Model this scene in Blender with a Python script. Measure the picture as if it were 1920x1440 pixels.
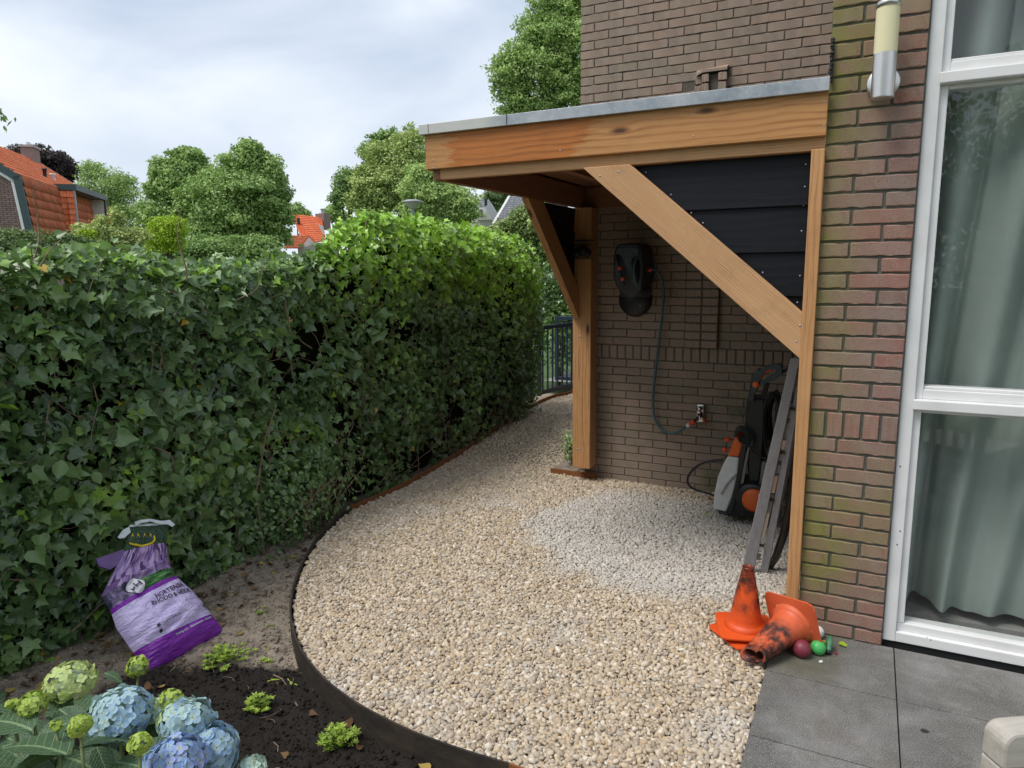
import bpy, bmesh, math, random
import numpy as np
from mathutils import Vector, Matrix
random.seed(7); rng = np.random.default_rng(11)
for o in list(bpy.data.objects): bpy.data.objects.remove(o)
S = bpy.context.scene
R = math.radians
# ------------------------------------------------------------------ camera
F = 1326.7; CAM = np.array([0, 0, 1.56])
def cam_axes(yaw, pitch, roll):
    f = np.array([-math.sin(yaw)*math.cos(pitch), math.cos(yaw)*math.cos(pitch), -math.sin(pitch)])
    r = np.array([math.cos(yaw), math.sin(yaw), 0.]); u = np.cross(r, f)
    return f, r*math.cos(roll)+u*math.sin(roll), -r*math.sin(roll)+u*math.cos(roll)
cf, cr, cu = cam_axes(R(26.73), R(9.235), R(-.629))
cam = bpy.data.cameras.new('camera'); camo = bpy.data.objects.new('camera', cam); S.collection.objects.link(camo)
cam.sensor_width = 36; cam.lens = F/1920*36; cam.clip_start = .05; cam.clip_end = 900
camo.matrix_world = Matrix(((cr[0], cu[0], -cf[0], CAM[0]), (cr[1], cu[1], -cf[1], CAM[1]), (cr[2], cu[2], -cf[2], CAM[2]), (0, 0, 0, 1)))
S.camera = camo
# ------------------------------------------------------------------ world, sun, exposure
SUN_EL, SUN_AZ = R(60), R(218)          # azimuth measured clockwise from +Y
w = bpy.data.worlds.new('World'); S.world = w; w.use_nodes = True
nt = w.node_tree; nt.nodes.clear(); N = nt.nodes.new; K = nt.links.new
out = N('ShaderNodeOutputWorld'); bg = N('ShaderNodeBackground'); K(bg.outputs[0], out.inputs[0])
sky = N('ShaderNodeTexSky'); sky.sky_type = 'NISHITA'; sky.sun_disc = False; sky.sun_elevation = SUN_EL; sky.sun_rotation = SUN_AZ
sky.dust_density = 4
skm = N('ShaderNodeVectorMath'); skm.operation = 'SCALE'; skm.inputs[3].default_value = .1; K(sky.outputs[0], skm.inputs[0])
tc = N('ShaderNodeTexCoord'); mp = N('ShaderNodeMapping'); mp.inputs['Scale'].default_value = (1, 1, 2.6); K(tc.outputs['Generated'], mp.inputs[0])
n1 = N('ShaderNodeTexNoise'); n1.inputs['Scale'].default_value = 2.1; n1.inputs['Detail'].default_value = 5; n1.inputs['Roughness'].default_value = .5; n1.inputs['Distortion'].default_value = .35
K(mp.outputs[0], n1.inputs['Vector'])
rp = N('ShaderNodeValToRGB'); rp.color_ramp.elements[0].position = .36; rp.color_ramp.elements[1].position = .62
rp.color_ramp.elements[0].color = (.50, .59, .73, 1); rp.color_ramp.elements[1].color = (.88, .93, 1.0, 1)
K(n1.outputs[0], rp.inputs[0])
sx = N('ShaderNodeSeparateXYZ'); K(tc.outputs['Generated'], sx.inputs[0])
mr = N('ShaderNodeMapRange'); mr.inputs[1].default_value = .0; mr.inputs[2].default_value = .3; mr.inputs[3].default_value = .65; mr.inputs[4].default_value = 0
K(sx.outputs[2], mr.inputs[0])
mh = N('ShaderNodeMixRGB'); K(mr.outputs[0], mh.inputs[0]); K(rp.outputs[0], mh.inputs[1]); mh.inputs[2].default_value = (.84, .89, .97, 1)
ms = N('ShaderNodeMixRGB'); ms.inputs[0].default_value = .12; K(mh.outputs[0], ms.inputs[1]); K(skm.outputs[0], ms.inputs[2])
K(ms.outputs[0], bg.inputs[0]); bg.inputs[1].default_value = .66
sl = bpy.data.lights.new('sun', 'SUN'); sl.energy = 1.5; sl.angle = R(24); sl.color = (1, .965, .91)
so = bpy.data.objects.new('sun', sl); S.collection.objects.link(so)
sd = Vector((math.sin(SUN_AZ)*math.cos(SUN_EL), math.cos(SUN_AZ)*math.cos(SUN_EL), math.sin(SUN_EL)))
so.rotation_euler = sd.to_track_quat('Z', 'Y').to_euler(); so.location = (0, 0, 20)
S.view_settings.view_transform = 'Standard'; S.view_settings.look = 'None'; S.view_settings.gamma = 1; S.view_settings.use_curve_mapping = False
S.view_settings.exposure = 0.88
S.render.engine = 'CYCLES'
S.cycles.max_bounces = 8; S.cycles.transparent_max_bounces = 12
# ------------------------------------------------------------------ point helpers
def ray(x, y): return cf + cr*(x-960)/F + cu*(720-y)/F
def atZ(x, y, z=0): d = ray(x, y); return CAM + d*((z-CAM[2])/d[2])
def atY(x, y, Y): d = ray(x, y); return CAM + d*(Y/d[1])
def atX(x, y, X): d = ray(x, y); return CAM + d*(X/d[0])
def atD(x, y, D):
    d = ray(x, y); d = d/math.hypot(d[0], d[1]); return CAM + d*D
# ------------------------------------------------------------------ object helpers
W = {}
def link(o, parent=None, M=None):
    M = M or Matrix.Identity(4)
    S.collection.objects.link(o)
    if parent is not None:
        o.parent = parent; o.matrix_parent_inverse = W[parent.name].inverted()
    o.matrix_basis = M; W[o.name] = M.copy()
    return o
def tag(o, label=None, cat=None, group=None, kind=None):
    for k, v in (('label', label), ('category', cat), ('group', group), ('kind', kind)):
        if v: o[k] = v
    return o
def thing(name, loc, label, cat, group=None):
    o = bpy.data.objects.new(name, None); o.empty_display_size = .1
    link(o, None, Matrix.Translation(Vector([float(v) for v in loc]))); return tag(o, label, cat, group)
class MB:
    def __init__(s): s.v = []; s.f = []; s.t = []; s.m = []; s.uv = None; s.smooth = False
    def add(s, vs, fs, tone=0., mat=0):
        b = len(s.v); s.v += [tuple(float(c) for c in v) for v in vs]
        for f in fs: s.f.append([i+b for i in f]); s.t.append(tone); s.m.append(mat)
        return s
    def box(s, a, b, tone=0., mat=0):
        x0, y0, z0 = a; x1, y1, z1 = b
        return s.add([(x0,y0,z0),(x1,y0,z0),(x1,y1,z0),(x0,y1,z0),(x0,y0,z1),(x1,y0,z1),(x1,y1,z1),(x0,y1,z1)],
                     [(0,3,2,1),(4,5,6,7),(0,1,5,4),(1,2,6,5),(2,3,7,6),(3,0,4,7)], tone, mat)
    def tube(s, pts, rad, n=8, tone=0., mat=0, cap=True):
        pts = [Vector([float(c) for c in p]) for p in pts]; m = len(pts)
        rads = rad if hasattr(rad, '__len__') else [rad]*m
        vs = []; prev = None
        for i, p in enumerate(pts):
            d = (pts[min(i+1, m-1)]-pts[max(i-1, 0)]).normalized()
            if prev is None: a = d.orthogonal().normalized()
            else: a = (prev - d*prev.dot(d)).normalized()
            prev = a; b = d.cross(a)
            for k in range(n):
                t = 2*math.pi*k/n; vs.append(p+(a*math.cos(t)+b*math.sin(t))*rads[i])
        fs = [(i*n+k, i*n+(k+1)%n, (i+1)*n+(k+1)%n, (i+1)*n+k) for i in range(m-1) for k in range(n)]
        if cap: fs += [tuple(range(n-1, -1, -1)), tuple((m-1)*n+k for k in range(n))]
        return s.add(vs, fs, tone, mat)
    def lathe(s, c, prof, n=24, axis=(0, 0, 1), tone=0., mat=0, squash=None):
        ax = Vector(axis).normalized(); a = ax.orthogonal().normalized(); b = ax.cross(a); c = Vector([float(v) for v in c])
        vs = [c+ax*h+(a*math.cos(2*math.pi*k/n)+b*math.sin(2*math.pi*k/n))*r for r, h in prof for k in range(n)]
        m = len(prof)
        return s.add(vs, [(i*n+k, i*n+(k+1)%n, (i+1)*n+(k+1)%n, (i+1)*n+k) for i in range(m-1) for k in range(n)], tone, mat)
    def prism(s, poly, off, tone=0., mat=0):       # poly: 3D points, off: extrusion vector
        n = len(poly); o = Vector([float(c) for c in off]); P = [Vector([float(c) for c in p]) for p in poly]
        return s.add(P+[p+o for p in P], [tuple(range(n)), tuple(range(2*n-1, n-1, -1))]+[(i, n+i, n+(i+1)%n, (i+1)%n) for i in range(n)], tone, mat)
    def build(s, name, mat, parent=None, M=None, bevel=0, smooth=None, seg=2, fixn=False):
        me = bpy.data.meshes.new(name); me.from_pydata(s.v, [], s.f)
        mats = mat if isinstance(mat, (list, tuple)) else [mat]
        for m_ in mats: me.materials.append(m_)
        if len(mats) > 1: me.polygons.foreach_set('material_index', s.m)
        at = me.attributes.new('tone', 'FLOAT', 'FACE'); at.data.foreach_set('value', np.array(s.t, dtype=np.float32))
        if bevel or fixn:
            bm = bmesh.new(); bm.from_mesh(me)
            if bevel:
                bmesh.ops.recalc_face_normals(bm, faces=bm.faces)
                bmesh.ops.bevel(bm, geom=[e for e in bm.edges if len(e.link_faces) == 2 and e.calc_face_angle(0) > .5], offset=bevel, segments=seg, affect='EDGES', profile=.5)
            else: bmesh.ops.recalc_face_normals(bm, faces=bm.faces)
            bm.to_mesh(me); bm.free()
        if smooth if smooth is not None else s.smooth: me.polygons.foreach_set('use_smooth', [True]*len(me.polygons))
        me.update(); o = bpy.data.objects.new(name, me); return link(o, parent, M)
def arr_mesh(name, V, Fc, mats, tone=None, uv=None, smooth=False, midx=None):
    """fast mesh: V (n,3), Fc (m,k) faces of equal size, tone per face"""
    V = np.asarray(V, np.float32); Fc = np.asarray(Fc, np.int32); m, k = Fc.shape
    me = bpy.data.meshes.new(name); me.vertices.add(len(V)); me.vertices.foreach_set('co', V.ravel())
    me.loops.add(m*k); me.loops.foreach_set('vertex_index', Fc.ravel())
    me.polygons.add(m); me.polygons.foreach_set('loop_start', np.arange(0, m*k, k, dtype=np.int32))
    try: me.polygons.foreach_set('loop_total', np.full(m, k, np.int32))
    except Exception: pass
    for t in (mats if isinstance(mats, (list, tuple)) else [mats]): me.materials.append(t)
    if tone is not None:
        a = me.attributes.new('tone', 'FLOAT', 'FACE'); a.data.foreach_set('value', np.asarray(tone, np.float32))
    if uv is not None:
        l = me.uv_layers.new(name='UVMap'); l.data.foreach_set('uv', np.asarray(uv, np.float32).ravel())
    if midx is not None: me.polygons.foreach_set('material_index', np.asarray(midx, np.int32))
    if smooth: me.polygons.foreach_set('use_smooth', np.ones(m, bool))
    me.update(calc_edges=True); me.validate(); return me
def frame_M(o, x, y):      # matrix with local X along x, local Y near y
    x = Vector([float(c) for c in x]).normalized(); y = Vector([float(c) for c in y]); y = (y-x*y.dot(x)).normalized(); z = x.cross(y)
    return Matrix(((x[0], y[0], z[0], o[0]), (x[1], y[1], z[1], o[1]), (x[2], y[2], z[2], o[2]), (0, 0, 0, 1)))
# ------------------------------------------------------------------ materials
class Mt:
    def __init__(s, name, rough=.6, metal=0, spec=.5):
        s.m = bpy.data.materials.new(name); s.m.use_nodes = True; s.n = s.m.node_tree
        s.b = s.n.nodes['Principled BSDF']; s.b.inputs['Roughness'].default_value = rough; s.b.inputs['Metallic'].default_value = metal
        s.b.inputs['Specular IOR Level'].default_value = spec
    def N(s, t, **k):
        n = s.n.nodes.new('ShaderNode'+t)
        for a, v in k.items(): setattr(n, a, v)
        return n
    def L(s, a, b): s.n.links.new(a, b)
    def geo(s): return s.N('NewGeometry').outputs['Position']
    def obj(s): return s.N('TexCoord').outputs['Object']
    def uv(s): return s.N('TexCoord').outputs['UV']
    def map(s, vec, scale=(1, 1, 1), loc=(0, 0, 0), rot=(0, 0, 0)):
        m = s.N('Mapping'); m.inputs['Scale'].default_value = scale; m.inputs['Location'].default_value = loc; m.inputs['Rotation'].default_value = rot
        s.L(vec, m.inputs[0]); return m.outputs[0]
    def noise(s, vec, scale, detail=4, rough=.55, dist=0, col=False):
        n = s.N('TexNoise'); n.inputs['Scale'].default_value = scale; n.inputs['Detail'].default_value = detail; n.inputs['Roughness'].default_value = rough; n.inputs['Distortion'].default_value = dist
        s.L(vec, n.inputs['Vector']); return n.outputs[1 if col else 0]
    def vor(s, vec, scale, out=0, feat='F1'):
        n = s.N('TexVoronoi'); n.feature = feat; n.inputs['Scale'].default_value = scale; s.L(vec, n.inputs['Vector']); return n.outputs[out]
    def ramp(s, fac, stops, interp='LINEAR'):
        n = s.N('ValToRGB'); cr_ = n.color_ramp; cr_.interpolation = interp
        while len(cr_.elements) < len(stops): cr_.elements.new(.5)
        for e, (p, c) in zip(cr_.elements, stops): e.position = p; e.color = (c, c, c, 1) if isinstance(c, (int, float)) else (*c, 1)
        s.L(fac, n.inputs[0]); return n.outputs[0]
    def mix(s, fac, a, b, mode='MIX'):
        n = s.N('MixRGB', blend_type=mode)
        for i, v in ((0, fac), (1, a), (2, b)):
            if isinstance(v, (int, float)): n.inputs[i].default_value = v if i == 0 else (v, v, v, 1)
            elif isinstance(v, tuple): n.inputs[i].default_value = (*v, 1)
            else: s.L(v, n.inputs[i])
        return n.outputs[0]
    def math(s, op, a, b=0., clamp=False):
        n = s.N('Math', operation=op); n.use_clamp = clamp
        for i, v in ((0, a), (1, b)):
            if isinstance(v, (int, float)): n.inputs[i].default_value = v
            else: s.L(v, n.inputs[i])
        return n.outputs[0]
    def sep(s, v): n = s.N('SeparateXYZ'); s.L(v, n.inputs[0]); return n.outputs
    def rng(s, v, a, b, c=0., d=1.):
        n = s.N('MapRange'); s.L(v, n.inputs[0])
        for i, x in zip((1, 2, 3, 4), (a, b, c, d)): n.inputs[i].default_value = x
        return n.outputs[0]
    def attr(s, name, typ='GEOMETRY', out='Fac'): n = s.N('Attribute', attribute_name=name, attribute_type=typ); return n.outputs[out]
    def rnd(s): return s.N('ObjectInfo').outputs['Random']
    def col(s, v):
        if isinstance(v, tuple): s.b.inputs['Base Color'].default_value = (*v, 1)
        else: s.L(v, s.b.inputs['Base Color'])
        return s
    def rough(s, v): s.L(v, s.b.inputs['Roughness']); return s
    def bump(s, h, strength=.3, dist=.01):
        n = s.N('Bump'); n.inputs['Strength'].default_value = strength; n.inputs['Distance'].default_value = dist
        s.L(h, n.inputs['Height']); s.L(n.outputs[0], s.b.inputs['Normal']); return s
    def translucent(s, fac, colr):
        o = s.n.nodes['Material Output']; t = s.N('BsdfTranslucent'); mx = s.N('MixShader'); mx.inputs[0].default_value = fac
        if isinstance(colr, tuple): t.inputs[0].default_value = (*colr, 1)
        else: s.L(colr, t.inputs[0])
        s.L(s.b.outputs[0], mx.inputs[1]); s.L(t.outputs[0], mx.inputs[2]); s.L(mx.outputs[0], o.inputs[0]); return s
def plain(name, c, rough=.5, metal=0, var=.12, scale=30, bump=0, spec=.5):
    m = Mt(name, rough, metal, spec); g = m.geo(); n = m.noise(g, scale, 5)
    m.col(m.mix(m.rng(n, .3, .7), tuple(x*(1-var) for x in c), tuple(min(1, x*(1+var)) for x in c)))
    m.rough(m.rng(n, .3, .7, max(.05, rough-.08), rough+.08))
    if bump: m.bump(n, bump, .004)
    return m.m
def brick_mat(name, stops, algae, algae_col=(.165, .150, .048)):
    m = Mt(name, .85, spec=.25); g = m.geo(); ob = m.obj()
    t = m.math('FRACT', m.math('ADD', m.rnd(), m.attr('tone')))
    c = m.ramp(t, stops)
    n1 = m.noise(g, 14, 5, .6); c = m.mix(m.rng(n1, .35, .7), c, m.mix(.55, c, (.27, .235, .20)))
    n2 = m.noise(m.map(g, (60, 60, 190)), 3, 4, .7); c = m.mix(m.rng(n2, .5, .75), c, m.mix(.5, c, (.48, .44, .39)))
    n3 = m.noise(g, 160, 3, .6); c = m.mix(m.rng(n3, .58, .75), c, m.mix(.5, c, (.05, .04, .035)))
    x, y, z = m.sep(g); big = m.noise(g, 3.2, 3)
    if algae == 'front':
        a = m.math('ADD', m.rng(x, -.2, .03, 1.0, .05), m.math('MULTIPLY', m.rng(z, .20, .32, .3, 1.), m.rng(z, .55, .85, .75, 0))); a = m.math('ADD', a, m.math('MULTIPLY', m.rng(z, 2., 2.4, 0, .35), 1.))
        a = m.math('MULTIPLY', a, m.rng(big, .3, .62, .3, 1.25))
        a = m.math('MULTIPLY', a, m.rng(z, .03, .3, .25, 1.))
    else:
        a = m.math('MULTIPLY', m.rng(z, .9, .2, .0, .75), m.rng(big, .45, .62, 0, 1))
        a = m.math('ADD', a, m.math('MULTIPLY', m.rng(x, -1.2, -.8, 0, .25), m.rng(z, 1.7, .6, 0, 1)))
    a = m.math('MULTIPLY', a, m.rng(n1, .32, .58, .35, 1.05)); a = m.math('MULTIPLY', a, m.rng(m.rnd(), 0., 1., .55, 1.1)); a = m.math('MULTIPLY', a, .92, True)
    c = m.mix(a, c, m.mix(m.rng(n2, .3, .8), algae_col, tuple(v*1.7 for v in algae_col)))
    m.col(c); m.bump(m.math('ADD', m.math('MULTIPLY', n3, .5), n2), .55, .0035); return m.m
M = {}
M['brick_front'] = brick_mat('brick_front', [(0, (.27, .18, .14)), (.2, (.31, .13, .10)), (.4, (.25, .145, .12)), (.6, (.31, .165, .135)), (.8, (.22, .13, .105)), (1, (.32, .145, .11))], 'front')
M['brick_back'] = brick_mat('brick_back', [(0, (.30, .225, .168)), (.25, (.335, .225, .172)), (.5, (.27, .205, .150)), (.75, (.345, .24, .182)), (1, (.29, .215, .160))], 'back', (.075, .085, .03))
M['brick_far'] = brick_mat('brick_far', [(0, (.17, .10, .10)), (.5, (.22, .13, .125)), (1, (.26, .17, .16))], 'back', (.17, .11, .1))
def mortar():
    m = Mt('mortar', .95, spec=.2); g = m.geo(); n = m.noise(g, 60, 5); x, y, z = m.sep(g); c = m.mix(n, (.075, .075, .066), (.165, .16, .135)); a = m.math('MULTIPLY', m.rng(x, -.15, .05, .7, 0), m.rng(m.noise(g, 3.2, 3), .3, .6, .4, 1)); c = m.mix(a, c, (.12, .125, .055)); m.col(c); m.bump(n, .6, .004); return m.m
M['mortar'] = mortar()
def mortar_dk():
    m = Mt('mortar_dark', .95, spec=.2); g = m.geo(); n = m.noise(g, 60, 5); m.col(m.mix(n, (.085, .073, .060), (.15, .13, .108))); m.bump(n, .6, .004); return m.m
M['mortar_dark'] = mortar_dk()
def wood(name, light, dark, knots=True, rough=.55, ring=26, oil=None, spec=.35):
    m = Mt(name, rough, spec=spec); o = m.obj(); r = m.N('ObjectInfo').outputs['Random']
    cmb = m.N('CombineXYZ'); m.L(m.math('MULTIPLY', r, 7.), cmb.inputs[0]); m.L(m.math('MULTIPLY', r, 3.1), cmb.inputs[1]); m.L(m.math('MULTIPLY', r, 5.3), cmb.inputs[2])
    va = m.N('VectorMath', operation='ADD'); m.L(o, va.inputs[0]); m.L(cmb.outputs[0], va.inputs[1]); v = va.outputs[0]
    warp = m.noise(m.map(v, (1.3, 5, 5)), 1.6, 3, .5)
    x, y, z = m.sep(v)
    # knots: sparse cells stretched along the board
    kv = m.map(v, (2.2, 7, 7)); kd = m.vor(kv, 1.0); kn = m.math('POWER', m.math('SUBTRACT', 1., m.math('MULTIPLY', kd, 2.5, True), True), 2.)
    rings = m.math('ADD', m.math('MULTIPLY', y, ring*11.), m.math('ADD', m.math('MULTIPLY', z, ring*6.), m.math('MULTIPLY', warp, 5.+ring*.45)))
    if knots: rings = m.math('ADD', rings, m.math('MULTIPLY', kn, 6.))
    w1 = m.math('SINE', rings); fine = m.noise(m.map(v, (3, 160, 160)), 1.2, 4, .65)
    w2 = m.math('POWER', m.rng(w1, -1, 1), 2.2); mod = m.rng(m.noise(m.map(v, (1.5, 9, 9)), 2., 3), .35, .65, .25, 1.); f = m.math('ADD', m.math('MULTIPLY', m.math('MULTIPLY', w2, mod), .75), m.math('MULTIPLY', m.rng(fine, .3, .7), .5))
    c = m.mix(m.math('POWER', f, 1.3), light, dark)
    big = m.noise(m.map(v, (1.1, 3, 3)), 1.5, 3, .6); c = m.mix(m.rng(big, .35, .65, 0, .45), c, m.mix(.5, c, dark, 'MULTIPLY') if False else tuple(a*.6+b*.4 for a, b in zip(dark, light)))
    if oil:
        ox = m.math('ADD', m.sep(o)[0], m.math('MULTIPLY', m.math('SUBTRACT', m.noise(m.map(v, (1.6, 9, 9)), 2.2, 4, .6), .5), 1.1)); km = m.math('MULTIPLY', m.rng(ox, .16, .20), m.rng(ox, .88, .80)); c = m.mix(m.math('MULTIPLY', km, .85), c, m.mix(f, oil, tuple(a*.5 for a in oil)))
    ck_ = m.noise(m.map(v, (1.1, 75, 75)), 1.6, 3, .5); c = m.mix(m.rng(ck_, .70, .735, 0, .6), c, m.mix(1., c, (.35, .28, .25), 'MULTIPLY'))
    dr_ = m.noise(m.map(v, (5, 5, 5)), 1.8, 5, .65); c = m.mix(m.rng(dr_, .52, .72, 0, .35), c, m.mix(1., c, (.62, .60, .58), 'MULTIPLY'))
    if knots: c = m.mix(m.rng(kn, .45, .8), c, (.09, .035, .015))
    m.col(c); m.bump(m.math('ADD', m.math('MULTIPLY', fine, .8), m.math('MULTIPLY', w1, .15)), .35, .002); return m.m
M['wood'] = wood('douglas_wood', (.58, .32, .14), (.35, .155, .058))
M['wood_fascia'] = wood('fascia_wood', (.54, .28, .105), (.32, .13, .04), ring=20, oil=(.50, .155, .028))
M['wood_saw'] = wood('sawn_wood', (.60, .355, .18), (.38, .19, .085), knots=False, rough=.7, ring=62)
M['wood_in'] = wood('shaded_wood', (.33, .16, .085), (.19, .078, .04))  # darker copy of the timber, shade under the roof put into its colour
M['black_board'] = wood('black_board', (.0075, .009, .0135), (.003, .0035, .0055), rough=.5, ring=16, spec=.22)
def zinc():
    m = Mt('zinc', .45, .75); g = m.geo(); n = m.noise(g, 9, 5, .7); c = m.mix(m.rng(n, .35, .65), (.30, .33, .36), (.45, .47, .49))
    x = m.sep(g)[0]; pale = m.math('MULTIPLY', m.rng(x, -1.55, -1.68), .8, True); c = m.mix(pale, c, (.56, .55, .50))
    sp = m.vor(g, 55); c = m.mix(m.math('LESS_THAN', sp, .10), c, (.75, .74, .70)); n2 = m.noise(g, 120, 4, .7); c = m.mix(m.rng(n2, .6, .75, 0, .4), c, (.2, .2, .19))
    m.col(c); m.L(m.rng(pale, 0, 1, .7, .15), m.b.inputs['Metallic']); m.rough(m.rng(n, .3, .7, .35, .6)); return m.m
M['zinc'] = zinc()
def pebble():
    m = Mt('pebble', .62, spec=.4); g = m.geo(); t = m.attr('pc', 'INSTANCER'); d = m.attr('pd', 'INSTANCER')
    c = m.ramp(t, [(0, (.30, .235, .17)), (.16, (.53, .43, .31)), (.32, (.42, .335, .24)), (.5, (.66, .56, .43)), (.64, (.50, .37, .22)), (.78, (.36, .31, .26)), (.9, (.74, .66, .54)), (1, (.24, .18, .12))])
    n = m.noise(g, 260, 4, .6); c = m.mix(m.rng(n, .4, .8, 0, .4), c, m.mix(.5, c, (.12, .08, .05)))
    grey = m.mix(t, (.41, .385, .35), (.62, .59, .55)); c = m.mix(d, c, grey)
    m.col(c); m.bump(n, .3, .002); return m.m
M['pebble'] = pebble()
def gravel_bed():
    m = Mt('gravel_bed', .9); g = m.geo(); v = m.vor(g, 70, 1); m.col(m.mix(m.sep(v)[0], (.05, .04, .03), (.16, .13, .09))); m.bump(m.vor(g, 70), .8, .01); return m.m
M['gravel_bed'] = gravel_bed()
def soil():
    m = Mt('soil', .95, spec=.15); g = m.geo(); x, y, z = m.sep(g)
    n = m.noise(g, 3.0, 5, .6, .4); f = m.noise(g, 70, 6, .7); cl = m.noise(g, 16, 5, .65)
    sand = m.mix(f, (.20, .165, .13), (.44, .37, .29)); sand = m.mix(m.rng(cl, .50, .70), sand, (.11, .088, .068)); dark = m.mix(f, (.006, .005, .0045), (.045, .037, .032))
    # compost patch: blob centred in the bed (its own colour)
    dx = m.math('MULTIPLY', m.math('ADD', x, 1.90), .80); dy = m.math('MULTIPLY', m.math('ADD', y, -1.50), 1.15)
    r2 = m.math('SQRT', m.math('ADD', m.math('MULTIPLY', dx, dx), m.math('MULTIPLY', dy, dy)))
    k = m.math('ADD', r2, m.math('MULTIPLY', m.math('SUBTRACT', n, .5), .7)); k = m.math('ADD', k, m.math('MULTIPLY', m.math('SUBTRACT', cl, .5), .25))
    c = m.mix(m.rng(k, .60, .76), dark, sand)
    c = m.mix(m.rng(m.vor(g, 220), .0, .12, .7, 0), c, (.35, .30, .24)) if False else c
    m.col(c); m.bump(m.math('ADD', f, m.math('MULTIPLY', cl, 1.5)), .9, .012); return m.m
M['soil'] = soil()
def tilem():
    m = Mt('paving_tile', .72, spec=.4); g = m.geo(); r = m.rnd()
    c = m.mix(r, (.165, .165, .163), (.205, .204, .198)); n = m.noise(g, 5, 5, .65, .5); c = m.mix(m.rng(n, .35, .62, 0, .85), c, (.105, .094, .080)); nb2 = m.noise(g, 2.4, 5, .6, 1.); c = m.mix(m.rng(nb2, .42, .60, 0, .8), c, (.078, .074, .069)); nb3 = m.noise(g, 6.5, 6, .7, .6); c = m.mix(m.rng(nb3, .56, .68, 0, .5), c, (.13, .10, .075))
    st = m.noise(g, 9, 4, .6, .8); c = m.mix(m.rng(st, .52, .72, 0, .35), c, (.27, .26, .245))
    n2 = m.noise(g, 240, 5, .8); c = m.mix(m.rng(n2, .50, .68), c, (.42, .415, .40)); n3 = m.noise(g, 150, 3, .8); c = m.mix(m.rng(n3, .6, .7), c, (.028, .027, .025))
    x, y, z = m.sep(g); al = m.math('MULTIPLY', m.rng(y, 2.68, 2.8), m.rng(x, .02, -.06)); al = m.math('MULTIPLY', al, m.rng(n, .3, .5, .35, .9))
    c = m.mix(m.math('MULTIPLY', al, .75), c, (.085, .080, .04))
    spots = m.vor(g, 4.3); c = m.mix(m.math('LESS_THAN', m.math('ADD', spots, m.math('MULTIPLY', m.noise(g, 40), .06)), .085), c, (.03, .028, .026))
    m.col(c); m.bump(n2, .35, .002); m.rough(m.rng(n, .3, .7, .6, .85)); return m.m
M['tile'] = tilem()
def corten(name, a, b, c_):
    m = Mt(name, .8, .15); g = m.geo(); n = m.noise(m.map(g, (1, 1, 2.5)), 9, 6, .7); m.col(m.ramp(n, [(.3, a), (.5, b), (.7, c_)])); m.bump(m.noise(g, 130, 3), .25, .002); return m.m
M['corten'] = corten('rusty_steel', (.16, .055, .018), (.27, .10, .032), (.20, .075, .026))
M['corten_dark'] = corten('dark_steel', (.018, .015, .013), (.035, .027, .021), (.065, .045, .03))
def white():
    m = Mt('white_paint', .35); g = m.geo(); n = m.noise(g, 7, 4); c = m.mix(m.rng(n, .4, .7), (.74, .735, .73), (.67, .665, .655))
    sp = m.vor(m.map(g, (1, 1, .7)), 26); low = m.sep(g)[2]; k = m.math('MULTIPLY', m.math('LESS_THAN', sp, .075), m.rng(low, 1.1, .0, .0, 1)); c = m.mix(m.math('GREATER_THAN', k, .3), c, (.05, .045, .04))
    m.col(c); return m.m
M['white'] = white()
def glass():
    m = Mt('window_glass'); nt_ = m.n; o = nt_.nodes['Material Output']
    tr = m.N('BsdfTransparent'); tr.inputs[0].default_value = (.97, .98, .975, 1); gl = m.N('BsdfGlossy'); gl.inputs[1].default_value = .0
    ge = m.N('NewGeometry'); dt = m.N('VectorMath', operation='DOT_PRODUCT'); m.L(ge.outputs['Incoming'], dt.inputs[0]); m.L(ge.outputs['Normal'], dt.inputs[1]); ff = m.math('ADD', .035, m.math('MULTIPLY', m.math('POWER', m.math('SUBTRACT', 1., m.math('ABSOLUTE', dt.outputs['Value']), True), 5.), .9), True)
    mx = m.N('MixShader'); m.L(ff, mx.inputs[0]); m.L(tr.outputs[0], mx.inputs[1]); m.L(gl.outputs[0], mx.inputs[2]); m.L(mx.outputs[0], o.inputs[0])
    return m.m
M['glass'] = glass()
def curtain():
    m = Mt('curtain', .85, spec=.2); g = m.geo(); wv = m.noise(m.map(g, (400, 400, 500)), 1, 2); n = m.noise(g, 3, 4)
    c = m.mix(m.rng(n, .3, .7), (.31, .365, .335), (.37, .425, .395)); m.col(c); m.bump(wv, .25, .001); m.translucent(.15, (.42, .5, .45)); return m.m
M['curtain'] = curtain()
def leafm(name, stops, rough=.38, trans=.22, veins=True, spec=.75):
    m = Mt(name, rough, spec=spec); t = m.math('ADD', m.attr('tone'), m.math('MULTIPLY', m.sep(m.N('ObjectInfo').outputs['Color'])[0], 0.))
    c = m.ramp(t, stops); g = m.geo(); n = m.noise(g, 55, 3); c = m.mix(m.rng(n, .35, .7, 0, .35), c, m.mix(1., c, (.55, .6, .5), 'MULTIPLY'))
    if veins:
        u, v, _ = m.sep(m.uv()); an = m.math('ARCTAN2', u, m.math('ADD', v, .02)); fr = m.math('ABSOLUTE', m.math('SUBTRACT', m.math('FRACT', m.math('ADD', m.math('DIVIDE', an, .62), .5)), .5))
        dist = m.math('MULTIPLY', fr, m.math('SQRT', m.math('ADD', m.math('MULTIPLY', u, u), m.math('MULTIPLY', v, v))))
        vein = m.rng(dist, .012, .035, .55, 0); c = m.mix(vein, c, m.mix(.5, c, (.30, .38, .16)))
    m.col(c); m.translucent(trans, m.mix(.6, c, (.5, .8, .1), 'MULTIPLY') if False else m.mix(.35, c, (.25, .42, .05))); m.bump(n, .1, .002); return m.m
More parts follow.
